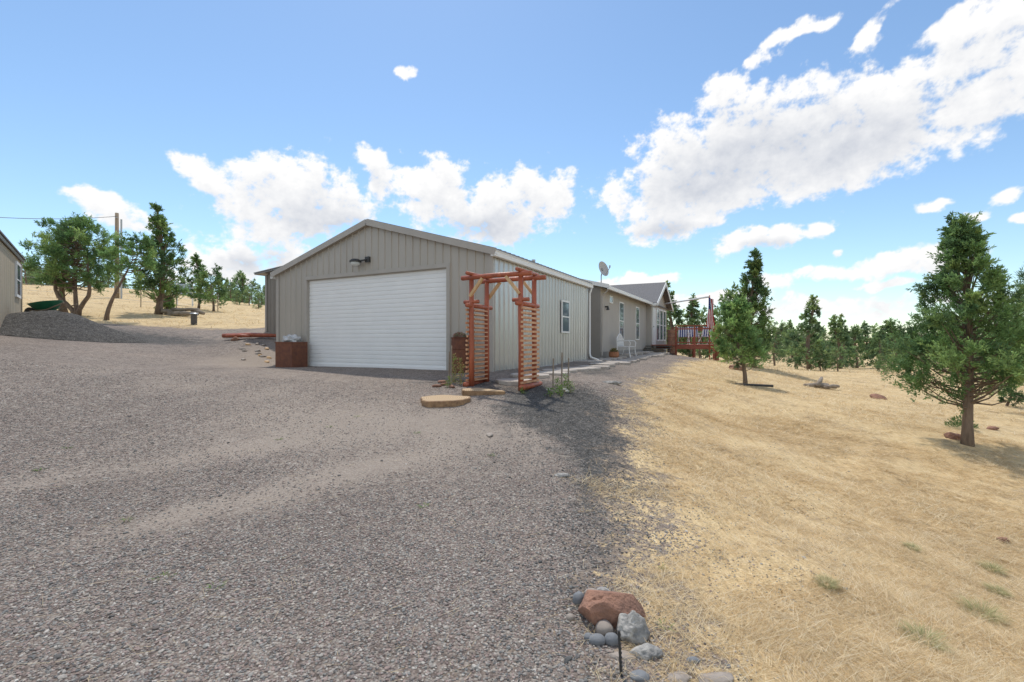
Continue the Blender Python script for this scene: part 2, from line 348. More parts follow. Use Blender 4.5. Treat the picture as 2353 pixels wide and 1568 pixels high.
parts=[straw_field(120000,1.6,4.5,.04,.15,.0009,.0016,.0,.38,xl=.0),
       straw_field(120000,4,9,.05,.17,.0015,.0026,.02,.45,xl=.0,pw=.8),
       straw_field(70000,8,20,.07,.18,.003,.006,.1,.7,xl=.1),
       straw_field(30000,18,45,.15,.32,.008,.015,.2,1.0,xl=-1.3),
       clump_field(1300,26,1.7,5,.05,.12,.0009,.0015,.025),
       clump_field(2600,16,4.5,11,.07,.16,.0018,.003,.05),
       clump_field(3000,9,10,26,.12,.24,.004,.008,.1)]
n=1500; d=rng.uniform(1.7,8,n); x=rng.uniform(-1.2,.35,n)*d
parts.append(blades('g',x,d,gz(x,d)+.012,rng.uniform(.03,.14,n),np.full(n,.0012),rng.uniform(0,6.28,n),rng.uniform(0,.12,n),np.array([(.74,.60,.38)])*rng.uniform(.7,1.1,(n,1))))
off=0;VV=[];FF=[];CC=[]
for v,f,c in parts: VV.append(v);FF.append(f+off);CC.append(c);off+=len(v)
dg=link('dry_grass',np_mesh('dry_grass',np.concatenate(VV),np.concatenate(FF),np.concatenate(CC)),m_straw); set_kind(dg,"stuff")
dg["label"]="matted golden dry grass on the slope"
def tuft(name,label,cat,x,y,n,h,c,el=(.5,1.5),w=.002,group=None,seg=3,r0=.03,curve=.5):
    az=rng.uniform(0,6.28,n); rr=r0*np.sqrt(rng.random(n))
    cols=np.array(c)[rng.integers(0,len(c),n)]*rng.uniform(.7,1.2,(n,1))
    v,f,cc=blades('t',np.cos(az)*rr,np.sin(az)*rr,np.zeros(n),rng.uniform(.5,1,n)*h,np.full(n,w),az+rng.normal(0,.5,n),rng.uniform(el[0],el[1],n),cols,curve,seg)
    o=link(name,np_mesh(name,v,f,cc),m_straw,loc=(x,y,G(x,y)-.005)); return tag(o,label,cat,group)
def gp(px,py):
    ds=np.concatenate([np.linspace(1.5,20,800),np.linspace(20,60,400)]); xs_=(px-1176)/1046*ds; zs=gz(xs_,ds); zr=CZ+(784-py)/1046*ds
    i=np.argmax(zs>=zr); return float(xs_[i]),float(ds[i])
for px,py,s in [(1900,1350,.9),(2095,1262,.8),(2280,1315,1.1),(2290,1365,.9),(2255,1420,1.5),(2120,1480,1.3)]:
    x,y=gp(px,py); tuft('bunchgrass','pale green bunchgrass tuft in dry grass','grass tuft',x,y,560,.095*s,[(.48,.45,.22),(.40,.41,.19),(.68,.58,.35)],(.6,1.5),.0014,'bunchgrass tufts on the slope',r0=.045*s)
for px,py in [(375,1330),(498,1352),(975,1165),(292,1195),(1128,1048),(960,995),(1520,1305),(755,982),(1478,875),(1475,915),(155,1030),(90,1080),(1735,1150),(1530,1440),(820,958),(640,1010)]:
    x,y=gp(px,py); tuft('weed','small green weed sprouting from gravel','weed',x,y,30,.045,[(.16,.30,.07),(.26,.33,.10)],(.3,1.3),.003,'weeds in the gravel')
# ---------------------------------------------------------------- ribbed wall
def ribbed(b,a0,a1,zlo,zhi,pitch,rw,dep,mp,openings=(),extra=(),phase=0):
    a=a0+phase
    prof=[(a0,0)]
    while a<a1-rw*1.6:
        if a>a0+.01:
            prof+=[(a,0),(a+rw*.25,dep),(a+rw*.75,dep),(a+rw,0)]
        a+=pitch
    prof.append((a1,0))
    def yat(q):
        for i in range(len(prof)-1):
            if prof[i][0]<=q<=prof[i+1][0]:
                w=prof[i+1][0]-prof[i][0]; return prof[i][1]+(prof[i+1][1]-prof[i][1])*((q-prof[i][0])/w if w else 0)
        return 0
    br=sorted(set([p[0] for p in prof]+[q for q in extra if a0<q<a1]+[e for o in openings for e in o[:2] if a0<e<a1]))
    for i in range(len(br)-1):
        p,q=br[i],br[i+1]; mid=(p+q)/2
        if q-p<1e-6: continue
        spans=[(zlo(p),zhi(p),zlo(q),zhi(q))]
        for o in openings:
            if o[0]<mid<o[1]:
                spans=[]
                if o[2]>zlo(mid)+.01: spans.append((zlo(p),o[2],zlo(q),o[2]))
                spans.append((o[3],zhi(p),o[3],zhi(q)))
        for s in spans:
            b.quad(mp(p,yat(p),s[0]),mp(q,yat(q),s[2]),mp(q,yat(q),s[3]),mp(p,yat(p),s[1]))
RZ=-math.radians(27.7)
C0=(-.45,10.21,0)
def L2W(x,s): 
    c,sn=math.cos(RZ),math.sin(RZ); return (C0[0]+x*c-s*sn, C0[1]+x*sn+s*c)
def window(parent,mp,a0,a1,z0,z1,split='h',fw=.05,proud=.03,mat=None):
    def bx(b,p,q,u,v,o0,o1):
        vs=[mp(p,o0,u),mp(q,o0,u),mp(q,o0,v),mp(p,o0,v),mp(p,o1,u),mp(q,o1,u),mp(q,o1,v),mp(p,o1,v)]
        b.add(vs,[(0,1,2,3),(7,6,5,4),(0,4,5,1),(1,5,6,2),(2,6,7,3),(3,7,4,0)])
    b=B()
    bx(b,a0,a1,z0,z0+fw,0,proud);bx(b,a0,a1,z1-fw,z1,0,proud);bx(b,a0,a0+fw,z0+fw,z1-fw,0,proud);bx(b,a1-fw,a1,z0+fw,z1-fw,0,proud)
    if split=='h': m=(z0+z1)/2; bx(b,a0+fw,a1-fw,m-.02,m+.02,0,proud-.006)
    if split=='v': m=(a0+a1)/2; bx(b,m-.02,m+.02,z0+fw,z1-fw,0,proud-.006)
    w=b.make('window',mat or m_white,parent)
    g=B(); g.quad(mp(a0+fw*.5,proud-.012,z0+fw*.5),mp(a1-fw*.5,proud-.012,z0+fw*.5),mp(a1-fw*.5,proud-.012,z1-fw*.5),mp(a0+fw*.5,proud-.012,z1-fw*.5))
    g.make('glass',m_glass,w); return w
# ---------------------------------------------------------------- garage
gar=thing('garage','tan ribbed metal garage with wide white roll-up door','garage',C0,RZ)
WG=7.45;EH=2.72;AH=3.80;DG=6.8
def roofz(x): return EH+(AH-EH)*(1-abs(x+WG/2)/(WG/2))
DX0,DX1,DH=-6.10,-1.22,2.44
b=B(); ribbed(b,-WG,0,lambda a:-.25,roofz,.2286,.05,.022,lambda a,o,z:(a,-o,z),[(DX0,DX1,-.3,DH)],[-WG/2],phase=.12)
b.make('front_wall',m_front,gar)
b=B(); ribbed(b,0,DG,lambda a:-.25,lambda a:EH,.2286,.05,.028,lambda a,o,z:(o,a,z),phase=.1)
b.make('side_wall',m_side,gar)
b=B(); b.quad((-WG,0,-.3),(-WG,DG,-.3),(-WG,DG,EH),(-WG,0,EH)); b.add([(-WG,DG,-.3),(0,DG,-.3),(0,DG,EH),(-WG/2,DG,AH),(-WG,DG,EH)],[(0,1,2,3,4)])
b.make('rear_wall',m_front,gar)
b=B()
for sgn in (-1,1):
    xe=-WG/2+sgn*(WG/2+.14); ze=EH-.14*(AH-EH)/(WG/2); y0,y1=-.10,DG+.12
    tq=.05
    vs=[(-WG/2,y0,AH+.012),(xe,y0,ze+.012),(xe,y1,ze+.012),(-WG/2,y1,AH+.012)]
    vs+=[(x,y,z+tq) for x,y,z in vs]
    fs=[(0,1,2,3),(4,5,6,7),(0,1,5,4),(1,2,6,5),(2,3,7,6)]
    if sgn<0: fs=[f[::-1] for f in fs]
    b.add(vs,fs)
    yy=y0+.05
    while yy<y1:
        b.beam((-WG/2,yy,AH+.075),(xe,yy,ze+.075),.03,.03); yy+=.2286
b.make('roof',m_roof,gar)
b=B()
for sgn in (-1,1):
    xe=-WG/2+sgn*(WG/2+.15); ze=EH-.15*(AH-EH)/(WG/2)
    b.beam((-WG/2,-.115,AH-.005),(xe,-.115,ze-.005),.025,.15)
    b.beam((-WG/2,-.06,AH-.055),(xe,-.06,ze-.055),.09,.02)
b.box((-.085,-.032,-.2),(.034,.0,EH-.02));b.box((-WG-.02,-.032,-.2),(-WG+.10,.0,EH-.02))
b.box((DX0-.10,-.045,-.2),(DX0,-.001,DH+.10));b.box((DX1,-.045,-.2),(DX1+.10,-.001,DH+.10));b.box((DX0,-.045,DH),(DX1,-.001,DH+.10))
b.make('trim',m_trim,gar)
b=B(); b.box((DX0,0,DH-.02),(DX1,.12,DH-.0)); b.box((DX0-.01,0,-.2),(DX0,.12,DH)); b.box((DX1,0,-.2),(DX1+.01,.12,DH)); b.make('door_jamb',m_trim,gar)
b=B(); ns=22; hz=DH/ns
prof=[]
for i in range(ns):
    z=i*hz; prof+=[(.067,z),(.056,z+.006),(.053,z+hz*.3),(.053,z+hz*.7),(.056,z+hz-.008),(.067,z+hz-.002)]
for i in range(len(prof)-1):
    (o0,z0),(o1,z1)=prof[i],prof[i+1]
    b.quad((DX0,o0,z0),(DX1,o0,z0),(DX1,o1,z1),(DX0,o1,z1))
b.box((DX0+.01,.03,-.02),(DX1-.01,.08,.06))
b.make('roll_up_door',m_door,gar)
b=B(); zt=EH-.02
b.box((.145,-.12,zt-.11),(.15,DG+.14,zt+.01));b.box((.06,-.12,zt-.115),(.145,DG+.14,zt-.11));b.box((.145,-.12,zt),(.165,DG+.14,zt+.012));b.box((.06,-.12,zt-.11),(.145,-.115,zt));b.box((.036,-.12,zt-.11),(.06,DG+.14,zt))
b.make('gutter',m_white,gar)
b=B(); b.box((-WG-.16,-.12,zt-.13),(-WG-.06,DG,zt-.02)); b.make('gutter',m_white,gar)
b=B(); b.tube([(.11,DG+.05,zt-.1),(.10,DG+.03,zt-.2),(.07,DG-.02,zt-.32),(.07,DG-.02,.25),(.12,DG-.05,.12),(.42,DG-.1,.03)],.036,8)
b.make('downspout',m_white,gar,smooth=True)
window(gar,lambda a,o,z:(.028+o,a,z),4.12,4.78,.95,1.95,proud=.04)
b=B(); b.box((-.02,.02,-.18),(.035,DG-.02,-.0)); b.make('concrete_footing',M('concrete',(.6,.6,.59),(.5,.5,.48),6,.9),gar)
lt=B(); lt.tube([(-3.72,-.05,2.82),(-3.72,-.10,2.82),(-3.85,-.14,2.80),(-4.0,-.16,2.79)],.022,8); lt.box((-3.79,-.09,2.76),(-3.65,-.03,2.90))
lamp=lt.make('wall_lamp',m_black,gar)
lt=B(); lt.tube([(-4.02,-.19,2.84),(-4.02,-.19,2.80),(-4.02,-.19,2.76)],[.10,.15,.15],16); lt.make('lamp_hood',m_black,lamp,smooth=False)
lt=B(); lt.tube([(-4.02,-.19,2.758),(-4.02,-.19,2.70),(-4.02,-.19,2.66)],[.13,.12,.06],16); lt.make('lamp_shade',M('lens',(.7,.72,.7),(.6,.62,.6),5,.2),lamp,smooth=True)
# ---------------------------------------------------------------- lean-to
ln=thing('lean_to_shed','low brown lean-to shed attached beside garage','shed',C0,RZ)
b=B(); LX=-11.4;LS=2.3
ribbed(b,LX,-WG-.03,lambda a:.6,lambda a:3.25+.08*(a-LX),.22,.04,.015,lambda a,o,z:(a,LS-o,z))
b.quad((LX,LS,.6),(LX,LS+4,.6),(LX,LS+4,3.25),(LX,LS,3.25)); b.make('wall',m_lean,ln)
b=B(); b.beam((LX-.35,LS+2,3.27),(-WG-.04,LS+2,3.62),4.5,.05); 
for i in range(20): b.beam((LX-.36,LS-.25+i*.22,3.31),(-WG-.04,LS-.25+i*.22,3.66),.05,.03)
b.make('roof',m_roof,ln)
b=B(); b.box((-10.75,LS-.05,.9),(-9.9,LS-.02,2.95)); dd=b.make('door',M('brown_door',(.25,.22,.18),(.21,.185,.15),4,.6),ln)
b=B(); b.tube([(-10.65,LS-.06,1.9),(-10.65,LS-.11,1.9)],.03,8); b.make('handle',m_metal,dd)
b=B(); b.box((LX-.02,LS-.04,.6),(LX+.07,LS-.018,3.22)); b.make('corner_trim',m_trim,ln)
# ---------------------------------------------------------------- house
hs=thing('house','long single-storey grey siding house with gabled entry','house',C0,RZ)
H0,H1,HE=8.15,16.8,2.78
gv=lambda a:-.35
b=B(); ribbed(b,H0,H1,gv,lambda a:HE,.2,.016,-.008,lambda a,o,z:(.05+o,a,z)); b.make('side_wall',m_house,hs)
b=B(); b.add([(-7.9,H0,-.3),(.05,H0,-.3),(.05,H0,HE),(-3.9,H0,HE+1.0),(-7.9,H0,HE)],[(0,1,2,3,4)]); b.quad((-7.9,H0,-.3),(-7.9,24,-.3),(-7.9,24,HE),(-7.9,H0,HE)); b.make('end_wall',m_houseshade_skirt,hs)
b=B()
for sg in (-1,1):
    xe=-3.9+sg*4.3; 
    vs=[(-3.9,H0-.15,HE+1.03),(xe,H0-.15,HE-.06),(xe,24,HE-.06),(-3.9,24,HE+1.03)]; vs+=[(x,y,z+.07) for x,y,z in vs]
    b.add(vs,[(0,1,2,3),(4,5,6,7),(0,1,5,4),(1,2,6,5),(2,3,7,6)])
b.make('roof',m_shingle,hs)
b=B(); b.box((.36,H0-.17,HE-.13),(.45,H1,HE+.0)); b.beam((.42,H0-.17,HE-.02),(-3.9,H0-.17,HE+1.06),.03,.15); b.make('gutter',m_white,hs)
b=B(); b.tube([(.38,H0+.02,HE-.1),(.12,H0+.04,HE-.35),(.10,H0+.04,.15)],.03,6); b.make('downspout',m_house,hs)
b=B(); b.box((.06,H0,-.2),(.075,H1,.28)); b.make('skirting',m_houseshade_skirt,hs)
mpH=lambda a,o,z:(.05+o,a,z)
window(hs,mpH,9.35,9.85,2.25,2.55,split='v'); window(hs,mpH,10.9,11.7,.75,2.42); window(hs,mpH,14.1,14.9,.75,2.42)
b=B(); b.tube([(.06,8.75,2.05),(.16,8.75,2.05)],.03,8); b.tube([(.16,8.75,2.08),(.17,8.75,1.92)],[.03,.07],8); b.make('wall_lamp',m_black,hs)
S0,S1,SM=16.8,21.8,19.3; GX=.32; EZ=2.85; RZ2=4.1
def gt(a): return EZ+(RZ2-EZ)*(1-abs(a-SM)/(SM-S0))
b=B(); ribbed(b,S0,S1,gv,gt,.2,.016,-.008,lambda a,o,z:(GX+o,a,z),extra=[SM]); b.quad((-3,S0,-.3),(GX,S0,-.3),(GX,S0,EZ),(-3,S0,EZ)); b.quad((GX,S1,-.3),(-4,S1,-.3),(-4,S1,EZ),(GX,S1,EZ)); b.make('entry_wall',m_house,hs)
b=B()
for sg in (-1,1):
    se=SM+sg*(SM-S0+.3); ze=EZ-.14
    vs=[(-3.6,SM,RZ2+.02),(GX+.35,SM,RZ2+.02),(GX+.35,se,ze),(-3.6,se,ze)]; vs+=[(x,y,z+.07) for x,y,z in vs]
    b.add(vs,[(0,1,2,3),(4,5,6,7),(0,1,5,4),(1,2,6,5),(2,3,7,6),(3,0,4,7)])
b.make('entry_roof',m_shingle,hs)
b=B()
for sg in (-1,1): b.beam((GX+.37,SM,RZ2-.02),(GX+.37,SM+sg*(SM-S0+.31),EZ-.18),.03,.2,up=(0,0,1))
b.box((GX,S0-.32,EZ-.24),(GX+.34,S0-.29,EZ-.10)); b.make('fascia',m_white,hs)
mpE=lambda a,o,z:(GX+o,a,z)
window(hs,mpE,18.2,19.1,.7,2.6,fw=.08); window(hs,mpE,19.3,20.3,.7,2.6,fw=.08); window(hs,mpE,20.5,21.4,.7,2.6,fw=.08)
b=B(); b.box((GX,17.0,.5),(GX+.04,17.9,2.55)); dr=b.make('door',m_white,hs); b=B(); b.tube([(GX+.04,17.1,1.5),(GX+.1,17.1,1.5)],.03,8); b.make('handle',m_metal,dr)
x,y=L2W(.05,8.25); sd=thing('satellite_dish','grey satellite dish on mast above roof edge','satellite dish',(x,y,2.85),RZ)
b=B(); b.tube([(0,0,-.1),(0,0,.35),(.05,-.05,.5)],.022,8); b.make('mast',m_metal,sd)
b=B(); R=.27; rows=6; vs=[(0,0,.0)];fs=[]
for i in range(1,rows+1):
    for k_ in range(24):
        rr=R*i/rows; an=k_*math.pi/12; vs.append((rr*math.cos(an)*.9,rr*math.sin(an)*1.15,.18*(rr/R)**2*.5))
for k_ in range(24):
    fs.append((0,1+k_,1+(k_+1)%24))
    for i in range(rows-1): fs.append((1+i*24+k_,1+i*24+(k_+1)%24,1+(i+1)*24+(k_+1)%24,1+(i+1)*24+k_))
MM=Matrix.Translation((.05,-.05,.58))@Matrix.Rotation(math.radians(60),4,'Z')@Matrix.Rotation(math.radians(72),4,'X')
b.add(vs,fs,0,MM); b.make('dish',M('dish_grey',(.5,.5,.5),(.42,.42,.42),5,.6),sd,smooth=True)
b=B(); p=MM@Vector((0,-R,.1)); q=MM@Vector((0,-.1,.4)); b.tube([p,q],.012,6); b.tube([q,q+Vector((0,0,.08))],.03,8); b.make('feed_arm',m_metal,sd)
for xx,ss in [(-2.0,6.5),(-2.6,8.9)]:
    x,y=L2W(xx,ss); b=B(); b.tube([(0,0,-.6),(0,0,.25)],.04,8); b.tube([(0,0,.25),(0,0,.32)],.07,8); o=b.make('roof_vent',m_metal,None,loc=(x,y,3.3+.1)); tag(o,'short metal vent pipe standing on roof','vent','roof vents')
# ---------------------------------------------------------------- deck, steps
dk=thing('wooden_deck','red stained wooden deck with railings beside house','deck',C0,RZ)
dz=.50
b=B()
for i in range(26):
    s=17.5+i*.145; 
    b.box((.45,s,dz-.04),(3.45,s+.135,dz))
for i in range(7): b.box((.35,16.45+i*.145,dz-.04),(1.5,16.45+i*.145+.135,dz))
b.make('floor',m_deck,dk)
b=B(); b.box((.45,17.46,dz-.24),(3.45,17.497,dz-.045)); b.box((3.452,17.46,dz-.24),(3.49,21.2,dz-.045)); b.box((.45,21.2,dz-.24),(3.45,21.24,dz-.045)); b.make('rim_joist',m_deck,dk)
pts=[(1.5,17.5),(2.45,17.5),(3.4,17.5),(3.4,18.7),(3.4,19.9),(3.4,21.15),(2.0,21.15),(.8,21.15)]
for i,(px_,py_) in enumerate(pts):
    b=B(); w=.05; b.box((px_-w,py_-w,-.9),(px_+w,py_+w,dz+1.0)); b.make('post',m_deck,dk)
for p,q in zip(pts[:-1],pts[1:]):
    for zz,hh in ((dz+1.03,.05),(dz+.86,.07),(dz+.12,.06)):
        B().beam((p[0],p[1],zz),(q[0],q[1],zz),.09 if zz>dz+.95 else .035,hh).make('rail',m_deck,dk)
for p,q in zip(pts[3:-1],pts[4:]):
    L=math.dist(p,q); nn=int(L/.22)
    for i in range(1,nn):
        u=i/nn; b=B(); b.box((p[0]+(q[0]-p[0])*u-.013,p[1]+(q[1]-p[1])*u-.013,dz+.13),(p[0]+(q[0]-p[0])*u+.013,p[1]+(q[1]-p[1])*u+.013,dz+.86)); b.make('baluster',m_deck,dk)
st=thing('entry_steps','dark wooden steps up to deck','steps',C0,RZ)
for i in range(4):
    b=B(); b.box((.12,15.2+i*.32,.06+i*.115),(1.45,15.2+i*.32+.34,.10+i*.115)); b.make('tread',m_darkwood,st)
B().box((.14,15.3,-.1),(.18,16.4,.06)).make('stringer',m_darkwood,st); B().box((1.40,15.3,-.1),(1.44,16.4,.06)).make('stringer',m_darkwood,st)
x,y=L2W(1.28,17.2); b=B()
for i in range(6): b.tube([(0,0,i*.22),(0,0,i*.22+.03),(0,0,i*.22+.19),(0,0,i*.22+.22)],[.17,.2-.01*(i%2),.2,.17],14)
o=b.make('stone_pillar',m_rockred,None,loc=(x,y,0)); tag(o,'reddish stacked stone pillar beside deck steps','pillar')
def chair(x,s,rz):
    wx,wy=L2W(x,s); c=thing('deck_chair','folding deck chair with striped fabric','chair',(wx,wy,dz),RZ+rz,'chairs on the deck')
    for sx in (-.26,.26):
        b=B(); b.tube([(sx,-.28,0),(sx,.28,.62)],.015,6); b.tube([(sx,.28,0),(sx,-.25,.6)],.015,6); b.tube([(sx,.18,.42),(sx,.36,1.02)],.015,6); b.box((sx-.03,-.28,.62),(sx+.03,.3,.645))
        b.make('frame',m_wfab,c)
    b=B()
    for i in range(8):
        x0=-.25+i*.0625
        b.add([(x0,-.24,.44),(x0+.0625,-.24,.44),(x0+.0625,.2,.42),(x0,.2,.42)],[(0,1,2,3)],i%2)
        b.add([(x0,.2,.42),(x0+.0625,.2,.42),(x0+.0625,.36,1.0),(x0,.36,1.0)],[(0,1,2,3)],i%2)
    b.make('seat',[m_wfab,m_blue],c); return c
chair(2.3,18.6,.3); chair(2.9,18.2,-.4); chair(1.6,19.6,.1)
x,y=L2W(3.22,17.15); zg=G(x,y)
fp=tag(B().tube([(0,0,-.2),(0,0,3.4)],[.04,.03],8).make('flag_pole',m_deck,None,loc=(x,y,zg),smooth=True),'slim dark red pole standing beside deck','pole')
b=B(); x2,y2=L2W(GX+.4,18.6); b.tube([(x2,y2,2.85),(x,y,zg+3.32)],.045,8); cp=b.make('horizontal_pole',m_white,None,smooth=True); tag(cp,'white horizontal pole from house eave to post','pole')
b=B(); na,nb=26,16
def fpos(a,bb):
    return (.02+.42*(a-.5)*(.65+.35*bb)+.03*math.sin(bb*5+a*9), -.09+.04*math.sin(a*14+bb*2), -.02-1.55*bb-.12*a)
for i in range(na):
    for j in range(nb):
        a0,a1,b0,b1=i/na,(i+1)/na,j/nb,(j+1)/nb
        mi=(i//2)%2
        if i<14 and j<6: mi=2
        b.add([fpos(a0,b0),fpos(a1,b0),fpos(a1,b1),fpos(a0,b1)],[(0,1,2,3)],mi)
for i in range(5):
    for j in range(5):
        a=(i+.6)/5*14/na; bb=(j+.6)/5*6/nb; p=Vector(fpos(a,bb))
        vs=[p+Vector((.012*math.cos(t_*math.pi/5+.3)*(1 if t_%2==0 else .45),-.008,.016*math.sin(t_*math.pi/5+.3)*(1 if t_%2==0 else .45))) for t_ in range(10)]
        b.add(vs,[tuple(range(10))],1)
o=b.make('flag',[m_red,m_wfab,m_blue],None,loc=(x+.0,y-.02,zg+3.3),rot=(0,0,.1)); tag(o,'limp american flag hanging from pole','flag')
# ---------------------------------------------------------------- path
def slab(b,cx,cy,rx,ry,rot,h=.04,nv=9):
    pts=[]
    for i in range(nv):
        an=2*math.pi*i/nv; r_=random.uniform(.82,1.08); sq=1/max(abs(math.cos(an)),abs(math.sin(an)))**.6
        X_=rx*r_*math.cos(an)*sq;Y_=ry*r_*math.sin(an)*sq
        pts.append((cx+X_*math.cos(rot)-Y_*math.sin(rot),cy+X_*math.sin(rot)+Y_*math.cos(rot)))
    z=max(G(p[0],p[1]) for p in pts[::2])
    top=[(p[0],p[1],z+h) for p in pts]; ins=[(cx+(p[0]-cx)*1.03,cy+(p[1]-cy)*1.03,z+h-.012) for p in pts]; bot=[(p[0],p[1],z-.1) for p in pts]
    v=top+ins+bot; f=[tuple(range(nv))]
    for i in range(nv):
        j=(i+1)%nv; f+=[(i,i+nv,j+nv,j),(i+nv,i+2*nv,j+2*nv,j+nv)]
    b.add(v,f)
b=B()
for i in range(22):
    s=-1.0+i*.78; 
    x,y=L2W(1.15+random.uniform(-.12,.12),s); slab(b,x,y,.42,.34,RZ+random.uniform(-.2,.2),.025)
    if i>7: 
        x,y=L2W(.35+random.uniform(-.1,.1),s+.3); slab(b,x,y,.33,.32,RZ+random.uniform(-.3,.3),.02)
pth=b.make('flagstone_path',m_flag); set_kind(pth,'structure')
# ---------------------------------------------------------------- arbor
ax,ay=-.756,8.5; az_=G(ax,ay)-.03
ar=thing('garden_arbor','red stained log garden arbor with slatted sides over path','arbor',(ax,ay,az_),RZ)
AW,AD,AHt=1.03,.56,2.02
for x in (0,AW):
    for y in (0,AD):
        b=B(); b.tube([(x,y,-.1),(x+.004,y,.7),(x-.004,y,1.4),(x,y,AHt)],[.05,.047,.048,.044],10); b.make('post',m_redwood,ar,smooth=True)
for x,sg in ((0,-1),(AW,1)):
    b=B()
    for i in range(17):
        z=.12+i*.082
        xx=x+sg*.055
        b.box((xx-.014,-.085+random.uniform(-.02,.02),z),(xx+.014,AD+.085+random.uniform(-.02,.02),z+.038))
        b.box((x-.05,.045,z+.005),(x+.05,AD-.045,z+.03))
    b.make('slats',m_slat,ar)
    for tb in ([(x,-.16,1.53),(x,AD+.16,1.53),.042],[(x+sg*.07,-.12,.06),(x+sg*.07,AD+.12,.06),.05],[(x-.16,0,1.60),(x+.16,0,1.60),.036]):
        B().tube(tb[:2],tb[2],10).make('side_rail',m_redwood,ar,smooth=True)
for y in (-.02,AD+.02):
    b=B(); b.tube([(-.2,y,AHt+.03),(AW/2,y,AHt+.04),(AW+.22,y,AHt+.03)],.045,10); b.make('top_beam',m_redwood,ar,smooth=True)
for x in (0,AW):
    b=B(); b.tube([(x,-.16,AHt+.10),(x,AD+.16,AHt+.10)],.034,10); b.make('rafter',m_redwood,ar,smooth=True)
for y in (-.05,AD+.05):
    for x,sg in ((0,1),(AW,-1)):
        b=B(); b.beam((x,y,AHt-.32),(x+sg*.27,y,AHt+.0),.05,.055,up=(0,1,0)); b.make('brace',m_tanwood,ar)
# ---------------------------------------------------------------- stump slices
m_rings,nt,bs=newmat('cut_wood_rings')
tc=nd(nt,'ShaderNodeTexCoord'); wv=nd(nt,'ShaderNodeTexWave',wave_type='RINGS',rings_direction='Z',i_Scale=9.0,i_Distortion=3.0); nt.links.new(tc.outputs['Object'],wv.inputs[0])
r_=ramp(nt,wv.outputs[0],[(.1,(.36,.235,.125)),(.8,(.56,.41,.245))]); nt.links.new(r_.outputs[0],bs.inputs['Base Color']); bs.inputs['Roughness'].default_value=.8
def slice_(px,py,R,h,half=False,tilt=(0,0)):
    x,y=gp(px,py); t=thing('wood_slice','thick sawn '+('half round' if half else 'round')+' tree slice lying on gravel','wood slice',(x,y,G(x,y)),.3,'sawn tree slices by the arbor')
    t.rotation_euler=(tilt[0],tilt[1],.3)
    nv=60; pts=[]
    for i in range(nv):
        an=2*math.pi*i/nv; rr=R*(1+.07*math.sin(3*an+px)+.05*math.sin(5*an+1)+.025*math.sin(13*an)); yy=rr*math.sin(an)
        if half: yy=max(yy,-.1*R)
        pts.append((rr*math.cos(an),yy))
    b=B(); b.add([(p[0]*.97,p[1]*.97,h) for p in pts],[tuple(range(nv))]); b.make('cut_face',m_rings,t)
    b=B(); vs=[(p[0]*.97,p[1]*.97,h) for p in pts]+[(p[0]*1.01,p[1]*1.01,h*.85) for p in pts]+[(p[0],p[1],-.05) for p in pts]; fs=[]
    for i in range(nv):
        j=(i+1)%nv; fs+=[(i,i+nv,j+nv,j),(i+nv,i+2*nv,j+2*nv,j+nv)]
    b.add(vs,fs); b.make('bark',m_slbark,t)
slice_(1020,924,.38,.065); slice_(1108,908,.36,.07,True,(.03,.05))
# ---------------------------------------------------------------- planters
def planter(lx,ls,w,dp,h,label,name='planter_box'):
    x,y=L2W(lx,ls); t=thing(name,label,'planter',(x,y,G(x,y)-.01),RZ); b=B(); tk=.02
    b.box((-w/2,-dp/2,0),(w/2,-dp/2+tk,h));b.box((-w/2,dp/2-tk,0),(w/2,dp/2,h));b.box((-w/2,-dp/2+tk,0),(-w/2+tk,dp/2-tk,h));b.box((w/2-tk,-dp/2+tk,0),(w/2,dp/2-tk,h))
    b.box((-w/2-.012,-dp/2-.012,h-.03),(w/2+.012,-dp/2-.001,h+.003))
    b.make('box',m_rust,t); b=B(); b.box((-w/2+tk,-dp/2+tk,0),(w/2-tk,dp/2-tk,h-.08)); b.make('soil',m_soil,t); return t,x,y
t1,x1,y1=planter(-6.32,-.36,.70,.5,.72,'tall rusted steel planter box beside garage door')
x2,y2=L2W(-.66,-.30); t2=thing('rusted_can_planter','tall round rusted can planter by garage corner','planter',(x2,y2,G(x2,y2)-.01),RZ)
b=B(); b.tube([(0,0,0),(0,0,.03),(0,0,.25),(0,0,.27),(0,0,.52),(0,0,.54),(0,0,.78),(0,0,.80)],[.18,.19,.19,.20,.19,.20,.19,.205],24,caps=False)
b.tube([(0,0,.80),(0,0,.70)],[.205,.175],24,caps=False); b.make('can',m_rust,t2,smooth=False); B().tube([(0,0,.68),(0,0,.72)],.18,20).make('soil',m_soil,t2)
def rock(name,label,cat,loc,size,mat,seed,sub=4,amp=.3,fr=1.3,group=None,rz=0,ang=0):
    bm=bmesh.new(); bmesh.ops.create_icosphere(bm,subdivisions=sub,radius=1)
    rs=np.random.default_rng(seed+100); pl=rs.normal(size=(14,3)); pl/=np.linalg.norm(pl,axis=1)[:,None]; dd=rs.uniform(.62,.95,14)
    for v in bm.verts:
        p=v.co.copy(); nn=mnoise.fractal(p*fr+Vector((seed*7.3,seed*3.1,0)),1.0,2.0,5)
        q=p*(1+amp*nn)
        if ang:
            for a_,d_ in zip(pl,dd):
                t_=q.dot(Vector(a_))
                if t_>d_: q=q-Vector(a_)*(t_-d_)*ang
        v.co=q
        v.co.x*=size[0];v.co.y*=size[1];v.co.z*=size[2]
    me=bpy.data.meshes.new(name); bm.to_mesh(me); bm.free(); me.polygons.foreach_set("use_smooth",[True]*len(me.polygons))
    o=link(name,me,mat,loc=loc,rot=(0,0,rz)); return tag(o,label,cat,group)
